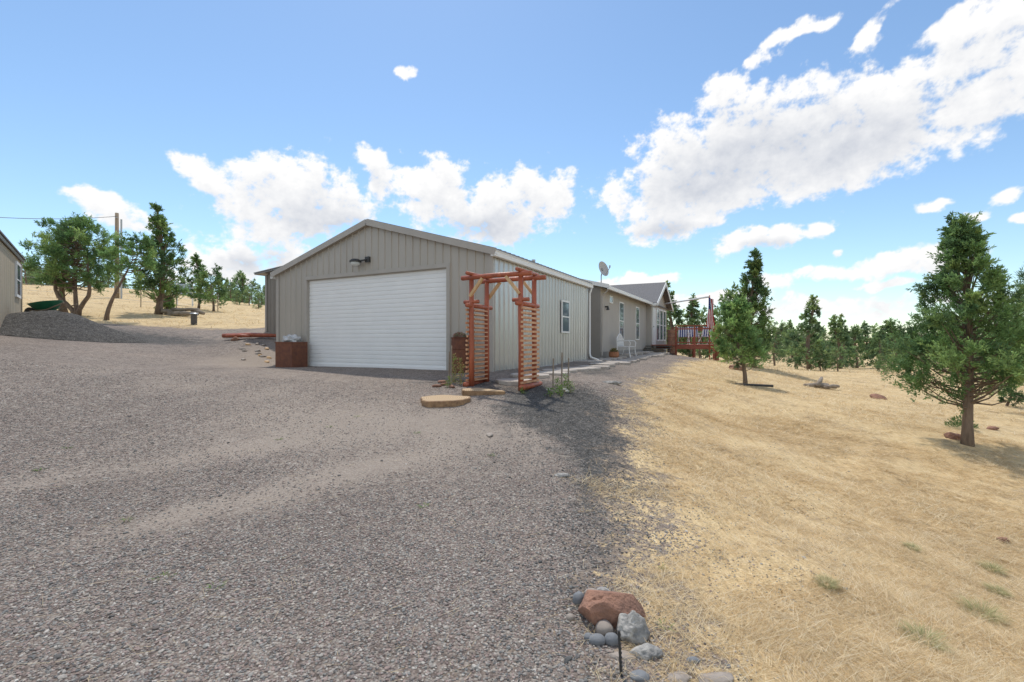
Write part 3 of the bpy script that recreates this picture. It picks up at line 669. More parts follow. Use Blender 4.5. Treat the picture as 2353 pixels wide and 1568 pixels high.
o=rock('plastic_bag','crumpled pale plastic bag stuffed into rusted planter','bag',(x1,y1,G(x1,y1)+.76),(.25,.18,.15),m_bag,3,4,.45,2.2)
def leafq(P,D,L,w,c):
    D=D/np.linalg.norm(D,axis=1)[:,None]; S=np.cross(D,rng.normal(size=D.shape)); S/=np.linalg.norm(S,axis=1)[:,None]
    a=P; m=P+D*(L*.5)[:,None]; V=np.stack([a,m+S*w[:,None],P+D*L[:,None],m-S*w[:,None]],1).reshape(-1,3)
    n=len(P); F_=np.arange(4*n).reshape(n,4); return V,F_,np.repeat(c,4,axis=0)
def leafball(name,label,cat,x,y,z,R,nn,c,L=.07,w=.015,parent=None):
    P=rng.normal(size=(nn,3)); P/=np.linalg.norm(P,axis=1)[:,None]; P*=R*rng.random((nn,1))**.4; P[:,2]=abs(P[:,2])
    D=P/np.linalg.norm(P,axis=1)[:,None]+rng.normal(0,.4,(nn,3))+[0,0,.4]
    v,f,cc=leafq(P,D,np.full(nn,L),np.full(nn,w),np.array(c)[rng.integers(0,len(c),nn)]*rng.uniform(.7,1.2,(nn,1)))
    o=link(name,np_mesh(name,v,f,cc),m_leaf,loc=(x,y,z)); return tag(o,label,cat)
leafball('succulent_plant','pinkish green succulent growing in rusted planter','plant',x2,y2,G(x2,y2)+.74,.15,420,[(.42,.22,.18),(.22,.32,.16),(.48,.30,.25)],.05,.012)
for px,py,h,cset in [(1042,880,.55,[(.22,.32,.09),(.42,.36,.16)]),(1058,884,.5,[(.46,.36,.16),(.27,.33,.11)]),(1280,905,.28,[(.18,.28,.09)]),(1298,900,.30,[(.2,.3,.1)]),(1262,912,.14,[(.18,.28,.08)]),(1200,905,.10,[(.2,.3,.08)]),(1030,890,.2,[(.26,.33,.11)]),(1288,912,.18,[(.18,.3,.08)]),(1310,903,.2,[(.2,.3,.09)])]:
    x,y=gp(px,py); nn=int(130*h/.3)
    P=np.zeros((nn,3)); P[:,2]=rng.random(nn)*h; P[:,:2]=rng.normal(0,.04,(nn,2))*(1-P[:,2:]/h*.5)
    v,f,c=leafq(P,rng.normal(0,1,(nn,3))+[0,0,.6],rng.uniform(.02,.06,nn),rng.uniform(.005,.011,nn),np.array(cset)[rng.integers(0,len(cset),nn)]*rng.uniform(.6,1.2,(nn,1)))
    v2,f2,c2=blades('s',rng.normal(0,.02,8),rng.normal(0,.02,8),np.zeros(8),rng.uniform(.7,1.1,8)*h,np.full(8,.004),rng.uniform(0,6.3,8),rng.uniform(1.3,1.55,8),np.array([(.3,.26,.13)]*8))
    o=link('garden_plant',np_mesh('garden_plant',np.concatenate([v,v2]),np.concatenate([f,f2+len(v)]),np.concatenate([c,c2])),m_leaf,loc=(x,y,G(x,y)))
    tag(o,'leggy green garden plant beside arbor' if h<.5 else 'tall spiky garden plant by arbor post','plant','garden plants at the arbor')
for px,py,h in [(1270,895,.55),(1290,888,.62),(1305,885,.5),(1036,885,.75),(1031,882,.62)]:
    x,y=gp(px,py); b=B(); b.tube([(0,0,-.05),(.01,0,h)],[.016,.012],6); o=b.make('garden_stake',m_log,loc=(x,y,G(x,y))); tag(o,'weathered wooden stake stuck in gravel bed','stake','wooden stakes near the arbor')
for px,py in [(1303,909),(1297,905),(1259,905)]:
    x,y=gp(px,py); leafball('white_flower','small white flower at edge of bed','flower',x,y,G(x,y)+.06,.025,60,[(.8,.8,.75)],.02,.008)
for i,(px,py) in enumerate([(1003,890),(1020,886),(1038,891),(1015,880)]):
    x,y=gp(px,py); rock('bark_chunk','broken reddish bark chunk lying on gravel','wood chunk',(x,y,G(x,y)+.02),(.10,.05,.03),m_rockred,i+20,2,.4,group='bark chunks beside the arbor',rz=i)
# ---------------------------------------------------------------- foreground rocks
def R_(px,py,size,mat,seed,label,sub=4,amp=.28,fr=1.3,sink=.35,rz=0,ang=0):
    x,y=gp(px,py); return rock('rock',label,'rock',(x,y,G(x,y)+size[2]*(1-sink)-size[2]*.3),size,mat,seed,sub,amp,fr,'rocks edging the gravel',rz,ang)
R_(1405,1425,(.205,.125,.12),m_rockred,1,'large rusty red lava rock on gravel edge',6,.24,1.1,rz=.2,ang=.9)
R_(1450,1462,(.085,.065,.08),m_rockgrey,2,'pitted grey rock with white lichen',5,.35,1.6,ang=.8)
R_(1388,1458,(.046,.042,.042),m_cobble,4,'smooth tan river cobble',3,.08)
R_(1405,1482,(.036,.032,.033),m_cobble2,5,'smooth dark river cobble',3,.08)
R_(1372,1480,(.042,.032,.026),m_cobble2,6,'smooth dark river cobble',3,.08)
R_(1330,1390,(.036,.035,.042),m_cobble2,7,'smooth dark river cobble',3,.08)
R_(1360,1372,(.045,.03,.026),m_cobble,8,'smooth tan river cobble',3,.08)
R_(1384,1370,(.045,.03,.033),m_rockgrey,9,'pale lichen spotted stone',4,.2)
R_(1310,1428,(.024,.02,.018),m_cobble,10,'small tan pebble on gravel',3,.08)
R_(1352,1468,(.024,.022,.018),m_cobble2,12,'small dark pebble on gravel',3,.08)
R_(1485,1505,(.085,.055,.04),m_rockgrey,13,'broken grey slab half buried in dust',4,.35,sink=.7,ang=.8)
R_(1430,1510,(.075,.04,.02),m_cobble,14,'flat tan stone half buried in dust',4,.3,sink=.8,ang=.8)
R_(1640,1566,(.09,.05,.018),m_cobble,15,'flat tan stone half buried in dust',4,.3,sink=.8,ang=.8)
R_(1560,1560,(.06,.04,.018),m_cobble,16,'flat tan stone half buried in dust',4,.3,sink=.8,ang=.8)
R_(1470,1558,(.045,.035,.02),m_cobble2,17,'small grey stone half buried in dust',3,.2,sink=.7)
R_(1592,1520,(.03,.02,.015),m_cobble2,18,'small grey stone half buried in dust',3,.2,sink=.7)
R_(1290,1095,(.08,.04,.025),m_rockgrey,19,'pale grey stone in gravel',4,.3,sink=.7)
R_(1405,882,(.20,.10,.05),m_rockgrey,21,'pale grey stone at path edge',4,.3,sink=.5)
R_(1125,1000,(.04,.09,.02),m_cobble,22,'thin tan stone in gravel',3,.3,sink=.6)
R_(2018,918,(.27,.18,.14),m_rockred,23,'reddish brown boulder on grassy slope',4,.3,ang=.8)
R_(1690,850,(.3,.2,.15),m_rockred,24,'reddish brown boulder under tree',4,.3)
R_(2305,1245,(.05,.035,.03),m_rockred,25,'dark reddish rock in dry grass',4,.35)
R_(2190,1008,(.13,.10,.07),m_rockred,26,'reddish rock beside tree trunk',4,.3)
R_(2280,988,(.10,.08,.05),m_rockred,27,'reddish rock in dry grass',3,.3)
x,y=gp(1428,1560); b=B(); b.tube([(0,0,-.05),(-.012,0,.2)],.006,8)
for i in range(10): b.tube([(-.0012*i,0,.0+.02*i),(-.0012*i,0,.004+.02*i)],.008,8)
o=b.make('metal_stake',m_black,loc=(x,y,G(x,y))); tag(o,'thin dark ridged metal stake in ground','stake')
def logs(name,label,cx,cy,specs,mat=m_log):
    t=thing(name,label,'log pile',(cx,cy,G(cx,cy)))
    for (a,b_,r) in specs:
        B().tube([a,((a[0]+b_[0])/2+.03,(a[1]+b_[1])/2,(a[2]+b_[2])/2+.03),b_],[r,r*1.05,r*.7],8).make('log',mat,t,smooth=True)
x,y=gp(1885,893); logs('log_pile','weathered dead juniper logs lying on slope',x,y,[((-.6,0,.08),(.35,.1,.12),.09),((-.2,-.1,.1),(.25,.3,.38),.07),((-.45,.25,.08),(.5,-.15,.06),.08),((0,-.25,.06),(.55,-.2,.1),.07)])
x,y=gp(1715,888); B_=B().tube([(-.55,.1,.05),(0,0,.04),(.55,-.25,.03)],.035,8); o=B_.make('black_pipe',m_black,loc=(x+.1,y,G(x,y)),smooth=True); tag(o,'curved black pipe lying in dry grass','pipe')
x,y=gp(420,727); logs('log_pile','weathered firewood logs heaped on the dry grass',x,y,[((-1,0,.1),(.6,.2,.15),.14),((-.6,-.3,.1),(1.0,-.2,.12),.13),((-.7,.1,.4),(.2,-.1,.25),.11),((-1.1,-.2,.3),(-.4,.2,.15),.12),((.4,.2,.3),(1.2,0,.15),.12),((0,-.2,.35),(.8,.2,.4),.09)])
x,y=gp(575,777); logs('log_pile','long red brown logs laid beside garage',x,y,[((-1.0,0,.08),(1.2,-.25,.08),.08),((-.8,-.15,.06),(.1,-.2,.06),.06)],m_redwood)
R_(540,783,(.14,.1,.1),m_rockred,31,'reddish rock beside laid logs')
for i in range(14):
    px,py=random.uniform(550,634),random.uniform(792,834); x,y=gp(px,py); rock('rubble_stone','small brown rubble stone by garage corner','rock',(x,y,G(x,y)+.01),(.10,.07,.05),m_cobble if i%3 else m_tanwood,40+i,3,.3,group='rubble at the garage corner',rz=i,ang=.8)
x,y=gp(445,747); t=thing('metal_canister','grey lidded metal canister on gravel edge','canister',(x,y,G(x,y))); B().tube([(0,0,0),(0,0,.5)],.13,16).make('body',m_darkwood,t,smooth=False); B().tube([(0,0,.5),(0,0,.52),(0,0,.56)],[.17,.17,.12],16).make('lid',m_metal,t)
# ---------------------------------------------------------------- gravel pile
pc=W(118,770,14.6); n1=70
uu=np.linspace(-1,1,n1); U,V_=np.meshgrid(uu,uu); xx=pc[0]+U*2.75; yy=pc[1]+V_*2.1
rr=np.sqrt(U**2+V_**2); hh=.92*np.clip(1-rr,0,1)**1.1+.05*np.sin(xx*3)*np.sin(yy*2.6+1)*np.clip(1-rr,0,1)-.12*(rr>.97)
hh-= .10*np.exp(-rr**2*30)
zz=gz(xx.ravel(),yy.ravel())+hh.ravel()-.02+rng.normal(0,.012,n1*n1)
ii=np.arange(n1*n1).reshape(n1,n1); Fp=np.stack([ii[:-1,:-1],ii[:-1,1:],ii[1:,1:],ii[1:,:-1]],-1).reshape(-1,4)
o=link('gravel_pile',np_mesh('gravel_pile',np.stack([xx.ravel(),yy.ravel(),zz],1),Fp,smooth=True),ground_mat(True)); tag(o,'low heap of dark grey gravel','gravel pile')
wx,wy,wz=W(104,716,14.9)
wb=thing('wheelbarrow','green tub wheelbarrow resting on gravel heap','wheelbarrow',(wx,wy,wz-.08),.1)
b=B(); prof=[(.20,.0),(.30,.08),(.40,.24),(.43,.27),(.40,.26),(.30,.12),(.0,.05)]; nv=24; vs=[]
for r__,z in prof:
    for i in range(nv):
        an=2*math.pi*i/nv; vs.append((r__*math.cos(an)*1.05*(1/max(abs(math.cos(an)),abs(math.sin(an))))**.4,r__*.75*math.sin(an),z+.10+.08*math.cos(an)*(z>.2)))
fs=[(j*nv+i,j*nv+(i+1)%nv,(j+1)*nv+(i+1)%nv,(j+1)*nv+i) for j in range(len(prof)-1) for i in range(nv)]
b.add(vs,fs); b.make('tub',m_green,wb,smooth=True)
for sy_ in (1,-1): B().tube([(.75,.25*sy_,.35),(.2,.22*sy_,.12),(-.4,.08*sy_,.08)],.02,6).make('handle',m_pole,wb)
b=B(); b.tube([(-.45,-.04,.05),(-.45,.04,.05)],.16,16); b.make('wheel',m_black,wb)
# ---------------------------------------------------------------- left shed
sx,sy=-17.9,16.6; ang=math.atan2(-3.4,3.1)
sh=thing('storage_shed','tan panelled shed with white window','shed',(sx,sy,0),ang)
zb=1.0; zt_=3.62
b=B(); ribbed(b,0,9,lambda a:zb-1.2,lambda a:zt_,.4,.02,-.01,lambda a,o,z:(a,o,z)); b.quad((0,0,zb-1),(0,-6,zb-1),(0,-6,zt_),(0,0,zt_)); b.make('wall',m_shed,sh)
b=B(); b.beam((-.15,.05,zt_),(9,.05,zt_),.03,.12); b.make('fascia',m_roof,sh)
b=B(); vs=[(-.2,.10,zt_+.05),(9,.10,zt_+.05),(9,-3,zt_+.5),(-.2,-3,zt_+.5)]; vs+=[(x,y,z+.05) for x,y,z in vs]; b.add(vs,[(0,1,2,3),(4,5,6,7),(0,1,5,4),(3,0,4,7)]); b.make('roof',m_shingle,sh)
window(sh,lambda a,o,z:(a,o,z),.55,1.75,2.2,3.4,fw=.09,proud=.05)
b=B(); b.box((-.03,-.02,zb-1),(.08,.03,zt_-.1)); b.make('corner_trim',m_shed,sh)
x,y,z=W(268,490,36); zg=G(x,y)
up=thing('utility_pole','weathered wooden utility pole with wire','utility pole',(x,y,zg)); hP=z-zg
B().tube([(0,0,-.5),(0,0,hP)],[.17,.12],10).make('pole',m_pole,up,smooth=True)
B().tube([(.35,0,-.5),(.35,0,hP-.5)],[.06,.06],8).make('conduit',m_metal,up)
B().tube([(.1,-.1,hP-.4),(.1,-.25,hP-.4)],.05,8).make('insulator',m_metal,up)
b=B(); p0=Vector((x,y,z-.25)); p1=Vector(W(-260,478,22)); pts=[p0.lerp(p1,i/20)-Vector((0,0,.35*4*(i/20)*(1-i/20))) for i in range(21)]
b.tube(pts,.018,5); o=b.make('power_line',m_black); tag(o,'thin black overhead wire running from pole','wire')
fx=[W(130,700,30),W(323,700,30),W(405,698,31),W(500,700,33),W(-60,695,28)]
fx=sorted(fx,key=lambda p:p[0]); fe=thing('wire_fence','thin wire fence on metal posts across dry hillside','fence',(0,0,0))
for p in fx:
    g0=G(p[0],p[1]); B().tube([(p[0],p[1],g0-.2),(p[0],p[1],g0+1.4)],.03,6).make('post',m_pole,fe)
b=B()
for p,q in zip(fx[:-1],fx[1:]):
    for hh_ in (.4,.8,1.25): b.tube([(p[0],p[1],G(p[0],p[1])+hh_),(q[0],q[1],G(q[0],q[1])+hh_)],.008,4)
b.make('wires',m_metal,fe)
x,y,_=W(424,690,36); ub=thing('utility_box','pale blue utility box on posts by fence','utility box',(x,y,G(x,y)),.2)
B().box((-.4,-.15,.9),(.4,.15,1.7)).make('cabinet',M('pale_blue',(.42,.50,.62),(.36,.44,.56),5,.5),ub); 
for s_ in (-.55,.55): B().tube([(s_,0,-.2),(s_,0,1.9)],.06,6).make('post',m_white,ub)
# bench
x,y=L2W(.62,9.9); bn=thing('garden_bench','ornate white metal garden bench beside house wall','bench',(x,y,G(x,y)),RZ+math.pi/2)
b=B()
for i in range(9): b.beam((-.5,-.24+i*.055,.43),(.5,-.24+i*.055,.43),.035,.015)
b.make('seat',m_white,bn)
b=B(); arc=[(-.5+i*.05,.25+.02,.75+.2*math.sin(math.pi*i/20)) for i in range(21)]; b.tube([(-.5,.25,.43)]+arc+[(.5,.25,.43)],.02,6)
for i in range(1,12):
    xx_=-.5+i/12; b.tube([(xx_,.25,.45),(xx_+.03*math.sin(i*2),.265,.62),(xx_,.27,.75+.2*math.sin(math.pi*(xx_+.5)))],.012,5)
for cx_ in (-.25,0,.25): b.tube([(cx_+.09*math.cos(k_*math.pi/6),.265,.66+.09*math.sin(k_*math.pi/6)) for k_ in range(13)],.012,5)
b.make('backrest',m_white,bn)
for sx_ in (-.5,.5):
    B().tube([(sx_,.25,.65),(sx_,.0,.68),(sx_,-.22,.66),(sx_,-.27,.58),(sx_,-.24,.43)],.02,6).make('armrest',m_white,bn)
    for yy_ in (-.22,.24): B().tube([(sx_,yy_,.43),(sx_*1.02,yy_*1.1,.2),(sx_*1.06,yy_*1.3,0)],.02,6).make('leg',m_white,bn)
x,y=L2W(.45,8.6); t=thing('flower_pot','round terracotta pot with dry plants by wall','flower pot',(x,y,G(x,y))); B().tube([(0,0,0),(0,0,.1),(0,0,.24),(0,0,.26)],[.12,.2,.19,.2],16).make('pot',m_terra,t,smooth=False)
o=leafball('potted_plant','low dry plant growing in terracotta pot','plant',x,y,G(x,y)+.24,.14,200,[(.2,.22,.08),(.4,.3,.15)])
# ---------------------------------------------------------------- trees
greens=np.array([(.125,.20,.075),(.10,.17,.062),(.16,.24,.085),(.085,.145,.065),(.19,.26,.09)])
def tree_mesh(seed,h,R,kind,c0,nclump,nspr,nleaf,L,w,lean=(0,0),trunkr=.09,multi=1,twist=.1,tint=1.0,cl=.30):
    rs=np.random.default_rng(seed); b=B()
    def axis(t,m=0):
        o=np.array([lean[0]*t**1.2+twist*math.sin(t*5+seed), lean[1]*t+twist*math.cos(t*4+seed*2), h*t])
        o[0]+=-twist*math.sin(seed)*(1); o[1]-=twist*math.cos(seed*2)
        return o
    def prof(t):
        if kind=='cone': return (1-t)**.85*(.62+.38*min(1,(t+.05)/.2))
        if kind=='spire': return (1-t)**1.0*(.5+.5*min(1,(t+.05)/.2))+.03
        if kind=='round': return math.sqrt(max(0,1-(2*t-.85)**2/1.45))
        if kind=='oval': return math.sin(math.pi*min(1,max(0,t*.9+.1)))**.7*(1-.35*t)
    ts=[i/10 for i in range(11)]
    topf=.95 if kind in('cone','spire') else .7
    for m in range(multi):
        offx=(m-(multi-1)/2)*.55*R if multi>1 else 0
        pts=[]
        for t_ in ts:
            p=axis(t_*topf); p[0]+=offx*(min(t_*3,1)**1.3) ; p[1]+=.2*R*math.sin(m*2.5)*t_; pts.append(tuple(p))
        rad=[trunkr*(1.35 if i==0 else 1)*(1-.85*t_)+.008 for i,t_ in enumerate(ts)]
        if multi>1: rad=[q*.8 for q in rad]
        pts[0]=(pts[0][0],pts[0][1],-.15)
        b.tube(pts,rad,9)
    P_=[];D_=[];C_=[]
    for i in range(nclump):
        t_=(i+rs.random())/nclump; t_=t_**(1.15 if kind in('cone','spire') else .9)
        an=i*2.39996+rs.normal(0,.5); rad=R*prof(t_)*rs.uniform(.3,1.0)**.65*rs.uniform(.82,1.15)
        base=axis(c0+(1-c0)*t_*.97); cen=base+np.array([math.cos(an)*rad,math.sin(an)*rad,(rs.normal(0,.03))*h])
        cr=R*cl*rs.uniform(.65,1.25)*(1-.5*t_ if kind in('cone','spire') else 1-.2*t_)
        st_=axis(max(.05,(c0+(1-c0)*t_)*.9-.06*(kind!='round')-.0))
        b.tube([tuple(st_),tuple((st_+cen)/2+np.array([0,0,-.02*h])),tuple(cen)],[trunkr*.26,trunkr*.16,trunkr*.05],5,caps=False)
        out=np.array([math.cos(an),math.sin(an),0]); tone=greens[rs.integers(0,5)]*rs.uniform(.75,1.25)*tint
        sd_=out*.55+np.array([0,0,.75])+rs.normal(0,.75,(nspr,3)); sd_/=np.linalg.norm(sd_,axis=1)[:,None]
        sl=cr*rs.uniform(.6,1.5,nspr); s0=cen+rs.normal(0,cr*.28,(nspr,3))
        u=rs.random((nspr,nleaf))**.75
        p=s0[:,None,:]+sd_[:,None,:]*(sl[:,None]*u)[:,:,None]+rs.normal(0,1,(nspr,nleaf,3))*(cr*.14*(1-u*.75))[:,:,None]
        dd_=sd_[:,None,:]+rs.normal(0,.5,(nspr,nleaf,3))
        P_.append(p.reshape(-1,3));D_.append(dd_.reshape(-1,3))
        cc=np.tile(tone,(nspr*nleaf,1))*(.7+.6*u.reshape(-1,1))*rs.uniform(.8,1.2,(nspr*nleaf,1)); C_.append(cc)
    if kind in('cone','spire'):
        nt_=nspr*nleaf//2; u=rs.random(nt_); p=np.array([axis(.86+.16*q) for q in u])+rs.normal(0,1,(nt_,3))*(R*.08*(1-u))[:,None]
        P_.append(p);D_.append(np.array([0,0,1.])+rs.normal(0,.5,(nt_,3)));C_.append(np.tile(greens[2]*tint,(nt_,1)))
    P_=np.concatenate(P_);D_=np.concatenate(D_);C_=np.concatenate(C_)
    n_=len(P_); v,f,c=leafq(P_,D_,rs.uniform(.6,1.3,n_)*L,rs.uniform(.7,1.2,n_)*w,C_)
    return b,(v,f,c)
def build_tree(x,y,seed,h,R,kind,label,group=None,rz=0,name='juniper_tree',**k_):
    b,(v,f,c)=tree_mesh(seed,h,R,kind,**k_)
    t=thing(name,label,'tree',(x,y,G(x,y)-.03),rz,group)
    b.make('trunk',m_bark,t,smooth=True); link('crown',np_mesh('crown',v,f,c),m_leaf,t); return t
GR='junipers on the dry hillside'
x,y=W(2225,1022,7.7)[:2]
build_tree(x-.02,y,11,3.88,1.10,'cone','large bushy juniper with bare lower trunk on dry slope',c0=.25,nclump=165,nspr=17,nleaf=24,L=.06,w=.0088,trunkr=.07,twist=.10,cl=.205,tint=1.4)
x,y=gp(2208,985); t=leafball('juniper_shoot','small green juniper shoots at base of trunk','plant',x-.0,y,G(x,y)+.02,.22,500,[(.14,.22,.08)],.06,.008)
x,y=W(2350,905,11.5)[:2]
build_tree(x+.4,y,12,3.9,1.2,'oval','loose yellow green pine at edge of slope',name='pine_tree',c0=.15,nclump=40,nspr=14,nleaf=18,L=.13,w=.008,trunkr=.08,tint=1.5,cl=.18)
x,y=W(2310,940,14)[:2]; build_tree(x,y,13,1.2,.4,'oval','small bushy juniper sapling in dry grass',c0=.05,nclump=14,nspr=12,nleaf=14,L=.09,w=.012,trunkr=.03)
x,y=W(1712,882,14)[:2]
build_tree(x,y,14,2.66,.74,'oval','bright green upright juniper beside deck slope',c0=.24,nclump=75,nspr=16,nleaf=18,L=.08,w=.012,trunkr=.06,tint=1.65,cl=.25)
x,y=W(1745,846,22)[:2]
build_tree(x-.25,y,15,5.5,1.2,'spire','tall pointed juniper behind rounded one',c0=.15,nclump=110,nspr=13,nleaf=16,L=.14,w=.02,trunkr=.10,tint=1.2,cl=.25)
x,y=W(205,729,22)[:2]
build_tree(x-.6,y,16,4.6,1.6,'round','broad multi-stemmed juniper above gravel heap',c0=.30,nclump=105,nspr=15,nleaf=18,L=.13,w=.017,trunkr=.13,multi=3,tint=1.65,cl=.21)
x,y=W(150,722,22.6)[:2]
build_tree(x-.1,y,161,4.2,1.0,'oval','juniper with dark trunk beside broad one',c0=.28,nclump=46,nspr=14,nleaf=16,L=.13,w=.017,trunkr=.16,tint=1.5,cl=.26)
x,y=W(243,738,21)[:2]
build_tree(x,y,17,3.9,.85,'round','juniper with long leaning bare trunk',c0=.55,nclump=38,nspr=14,nleaf=18,L=.12,w=.017,trunkr=.09,lean=(1.3,0),tint=1.7,cl=.28)
x,y=W(363,722,26)[:2]
build_tree(x,y,18,6.0,1.5,'spire','tall pointed juniper on dry hillside',c0=.18,nclump=95,nspr=12,nleaf=16,L=.16,w=.023,trunkr=.17,tint=1.3,cl=.24)
for px,py,dd,h,R,s_,k_ in [(455,720,34,4.0,.95,31,'cone'),(490,720,33,3.0,.95,32,'round'),(385,712,30,.9,.4,33,'oval')]:
    x,y=W(px,py,dd)[:2]; build_tree(x,y,s_,h,R,k_,'young juniper standing in golden dry grass',GR,c0=.18,nclump=40,nspr=10,nleaf=12,L=.17,w=.027,trunkr=.08,tint=1.4,cl=.28)
variants=[]
for i,(kd,R_0,c_0) in enumerate([('cone',.27,.07),('spire',.22,.08),('round',.36,.12),('oval',.36,.04),('cone',.36,.05),('oval',.28,.1),('round',.42,.06)]):
    b,(v,f,c)=tree_mesh(50+i,1.0,R_0,kd,c0=c_0,nclump=46,nspr=8,nleaf=10,L=.048,w=.0088,trunkr=.022,twist=.03,tint=1.45,cl=.25,lean=((i%3-1)*.06,0))
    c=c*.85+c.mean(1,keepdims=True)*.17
    me_t=bpy.data.meshes.new('far_trunk'); me_t.from_pydata(b.v,[],b.f); me_t.materials.append(m_bark)
    me_c=np_mesh('far_crown',v,f,c); me_c.materials.append(m_leaf); variants.append((me_t,me_c,v,f,c))
def far_tree(x,y,h,vi,wd=1.0,label='juniper in the dry field',group='junipers across the dry field'):
    t=thing('juniper_tree',label,'tree',(x,y,G(x,y)-.05),random.uniform(0,6.28),group); t.scale=(h*wd,h*wd,h)
    for nm,me_ in (('trunk',variants[vi][0]),('crown',variants[vi][1])):
        o=bpy.data.objects.new(nm,me_); col.objects.link(o); o.parent=t
def ft(px,pb,d,ptop,vi,wd=1.0,**k_):
    x,y=W(px,pb,d)[:2]; h=(CZ+(784-ptop)/1046*d)-G(x,y); far_tree(x,y,max(h,1.0),vi,wd,**k_)
for a in [(1860,852,28,688,0,1.05),(1828,846,30,757,2),(1545,830,36,655,0),(1588,830,34,680,1,1.1),(1525,820,45,700,2),(1610,830,40,715,3),(1670,835,34,668,3),
 (1780,830,36,745,6,.8),(1930,845,34,730,0,1.15),(1905,840,40,755,2),(1970,845,36,748,4),(2018,850,32,765,5),(2052,850,38,735,1,1.2),(1925,850,26,797,2),
 (1940,830,60,727,0),(2085,850,30,777,6,.8),(2120,850,40,742,4),(1750,830,50,745,4),(1710,830,48,700,0),(2300,865,24,700,4),(2335,865,26,680,0),(2165,850,34,752,3),(2200,850,38,730,0),(2250,850,34,745,3),(1872,838,50,745,5),(1820,835,55,740,0),(1990,832,60,740,1),(1885,850,27,805,6),(2030,868,24,820,6)]:
    ft(*a)
HG='junipers along the hill crest'
for a in [(505,690,60,630,1,1.2),(530,700,58,650,2,1.1),(555,700,62,632,0),(580,700,60,645,3),(600,705,55,655,2),(545,705,48,668,3),(572,705,50,662,2),(60,655,50,597,2,1.1),(75,652,55,610,3),(470,690,65,650,2),(620,690,70,640,0),(520,690,75,640,1),(592,708,44,672,3,1.1),(330,665,60,625,2),(250,660,62,615,0)]:
    ft(*a,group=HG,label='dark juniper on hill crest')
VV=[];FF=[];CC=[];off=0
def addw(x,y,h,vi):
    global off
    _,_,v,f,c=variants[vi]; kk=rng.random(len(f))<.42; f_=f[kk]; sel=f_.ravel(); vv=v[sel]; cc=c[sel]
    ctr=vv.reshape(-1,4,3).mean(1,keepdims=True); vv=(ctr+(vv.reshape(-1,4,3)-ctr)*1.9).reshape(-1,3)
    a=random.uniform(0,6.28); R2=np.array([[math.cos(a),-math.sin(a)],[math.sin(a),math.cos(a)]])
    vv=vv.copy(); vv[:,:2]=vv[:,:2]@R2.T*random.uniform(.8,1.3); vv*=h; vv+=np.array([x,y,G(x,y)-.2]); n_=len(f_)
    VV.append(vv);FF.append(np.arange(4*n_).reshape(n_,4)+off);CC.append(cc*rng.uniform(.75,1.15)+np.array([.045,.058,.07])*min(1,y/140)); off+=4*n_  # bluish haze put into the crown colours, stronger with distance
for i in range(230):
    d=random.uniform(52,190)**1.0; tx=random.uniform(.17,1.25); addw(tx*d,d,random.uniform(1.8,5.2),random.randrange(7))
for i in range(90):
    d=random.uniform(65,130); tx=random.uniform(-1.2,-.4); addw(tx*d,d,random.uniform(2.5,4.8),random.randrange(7))
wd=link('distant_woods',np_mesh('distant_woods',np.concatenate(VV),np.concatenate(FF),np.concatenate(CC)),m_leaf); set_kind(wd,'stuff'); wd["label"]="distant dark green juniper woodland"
# ---------------------------------------------------------------- sky and clouds
_perm=np.random.default_rng(5).permutation(1024); _ga=np.random.default_rng(6).uniform(0,2*math.pi,1024)
_gx=np.cos(_ga);_gy=np.sin(_ga)
def perlin(x,y):
    xi=np.floor(x).astype(int); yi=np.floor(y).astype(int); xf=x-xi; yf=y-yi
    def g(ix,iy,fx,fy):
        h=_perm[(_perm[ix&1023]+iy)&1023]; return _gx[h]*fx+_gy[h]*fy
    u=xf*xf*xf*(xf*(xf*6-15)+10); v=yf*yf*yf*(yf*(yf*6-15)+10)
    a=g(xi,yi,xf,yf); b_=g(xi+1,yi,xf-1,yf); c_=g(xi,yi+1,xf,yf-1); d_=g(xi+1,yi+1,xf-1,yf-1)
    return (a*(1-u)+b_*u)*(1-v)+(c_*(1-u)+d_*u)*v
def fbm(x,y,o,gain=.5,bil=False):
    s=0;a=1;tot=0
    for i in range(o):
        p=perlin(x+i*37.7,y+i*17.3); 
        if bil: p=.5-2.0*np.abs(p)
        s=s+a*p; tot+=a; a*=gain; x=x*2.03;y=y*2.03
    return s/tot
CL=[(470,405,95,42,-25),(600,425,85,62,0),(690,400,78,68,0),(770,460,115,68,0),(650,515,140,62,0),(560,600,150,42,0),(460,630,100,22,0),(865,380,45,24,-35),(880,415,22,30,0),
(995,415,76,66,0),(1085,480,140,66,0),(1205,450,78,64,0),(1290,435,44,38,0),(1140,535,95,30,0),
(240,470,115,34,-12),(310,515,52,26,0),(935,168,30,17,10),
(1590,330,135,75,0),(1780,260,165,75,0),(1960,270,165,82,5),(1700,390,260,82,0),(2110,250,150,55,5),(2270,235,150,62,25),(1900,370,240,68,8),(1540,455,180,48,0),(1530,520,110,34,0),(1650,205,52,28,0),(2370,195,120,68,20),
(2190,80,150,46,30),(2330,70,110,50,25),(2010,70,80,24,38),(1800,95,80,22,30),(1870,65,50,22,0),(2170,145,80,22,10),(1730,158,20,10,0),(2240,15,120,26,10),
(1740,552,110,27,5),(1875,525,42,24,0),(1850,630,135,20,3),(2080,610,130,30,5),(2140,585,75,28,0),(2310,450,60,18,20),(2130,480,60,14,5),(2240,492,30,11,0),
(1480,645,100,18,5),(1640,685,140,19,0),(1950,705,300,22,0),(2050,655,110,8,0),(1340,655,110,15,0),(2345,497,40,12,0),(1925,578,16,11,0),(1300,700,300,20,0)]
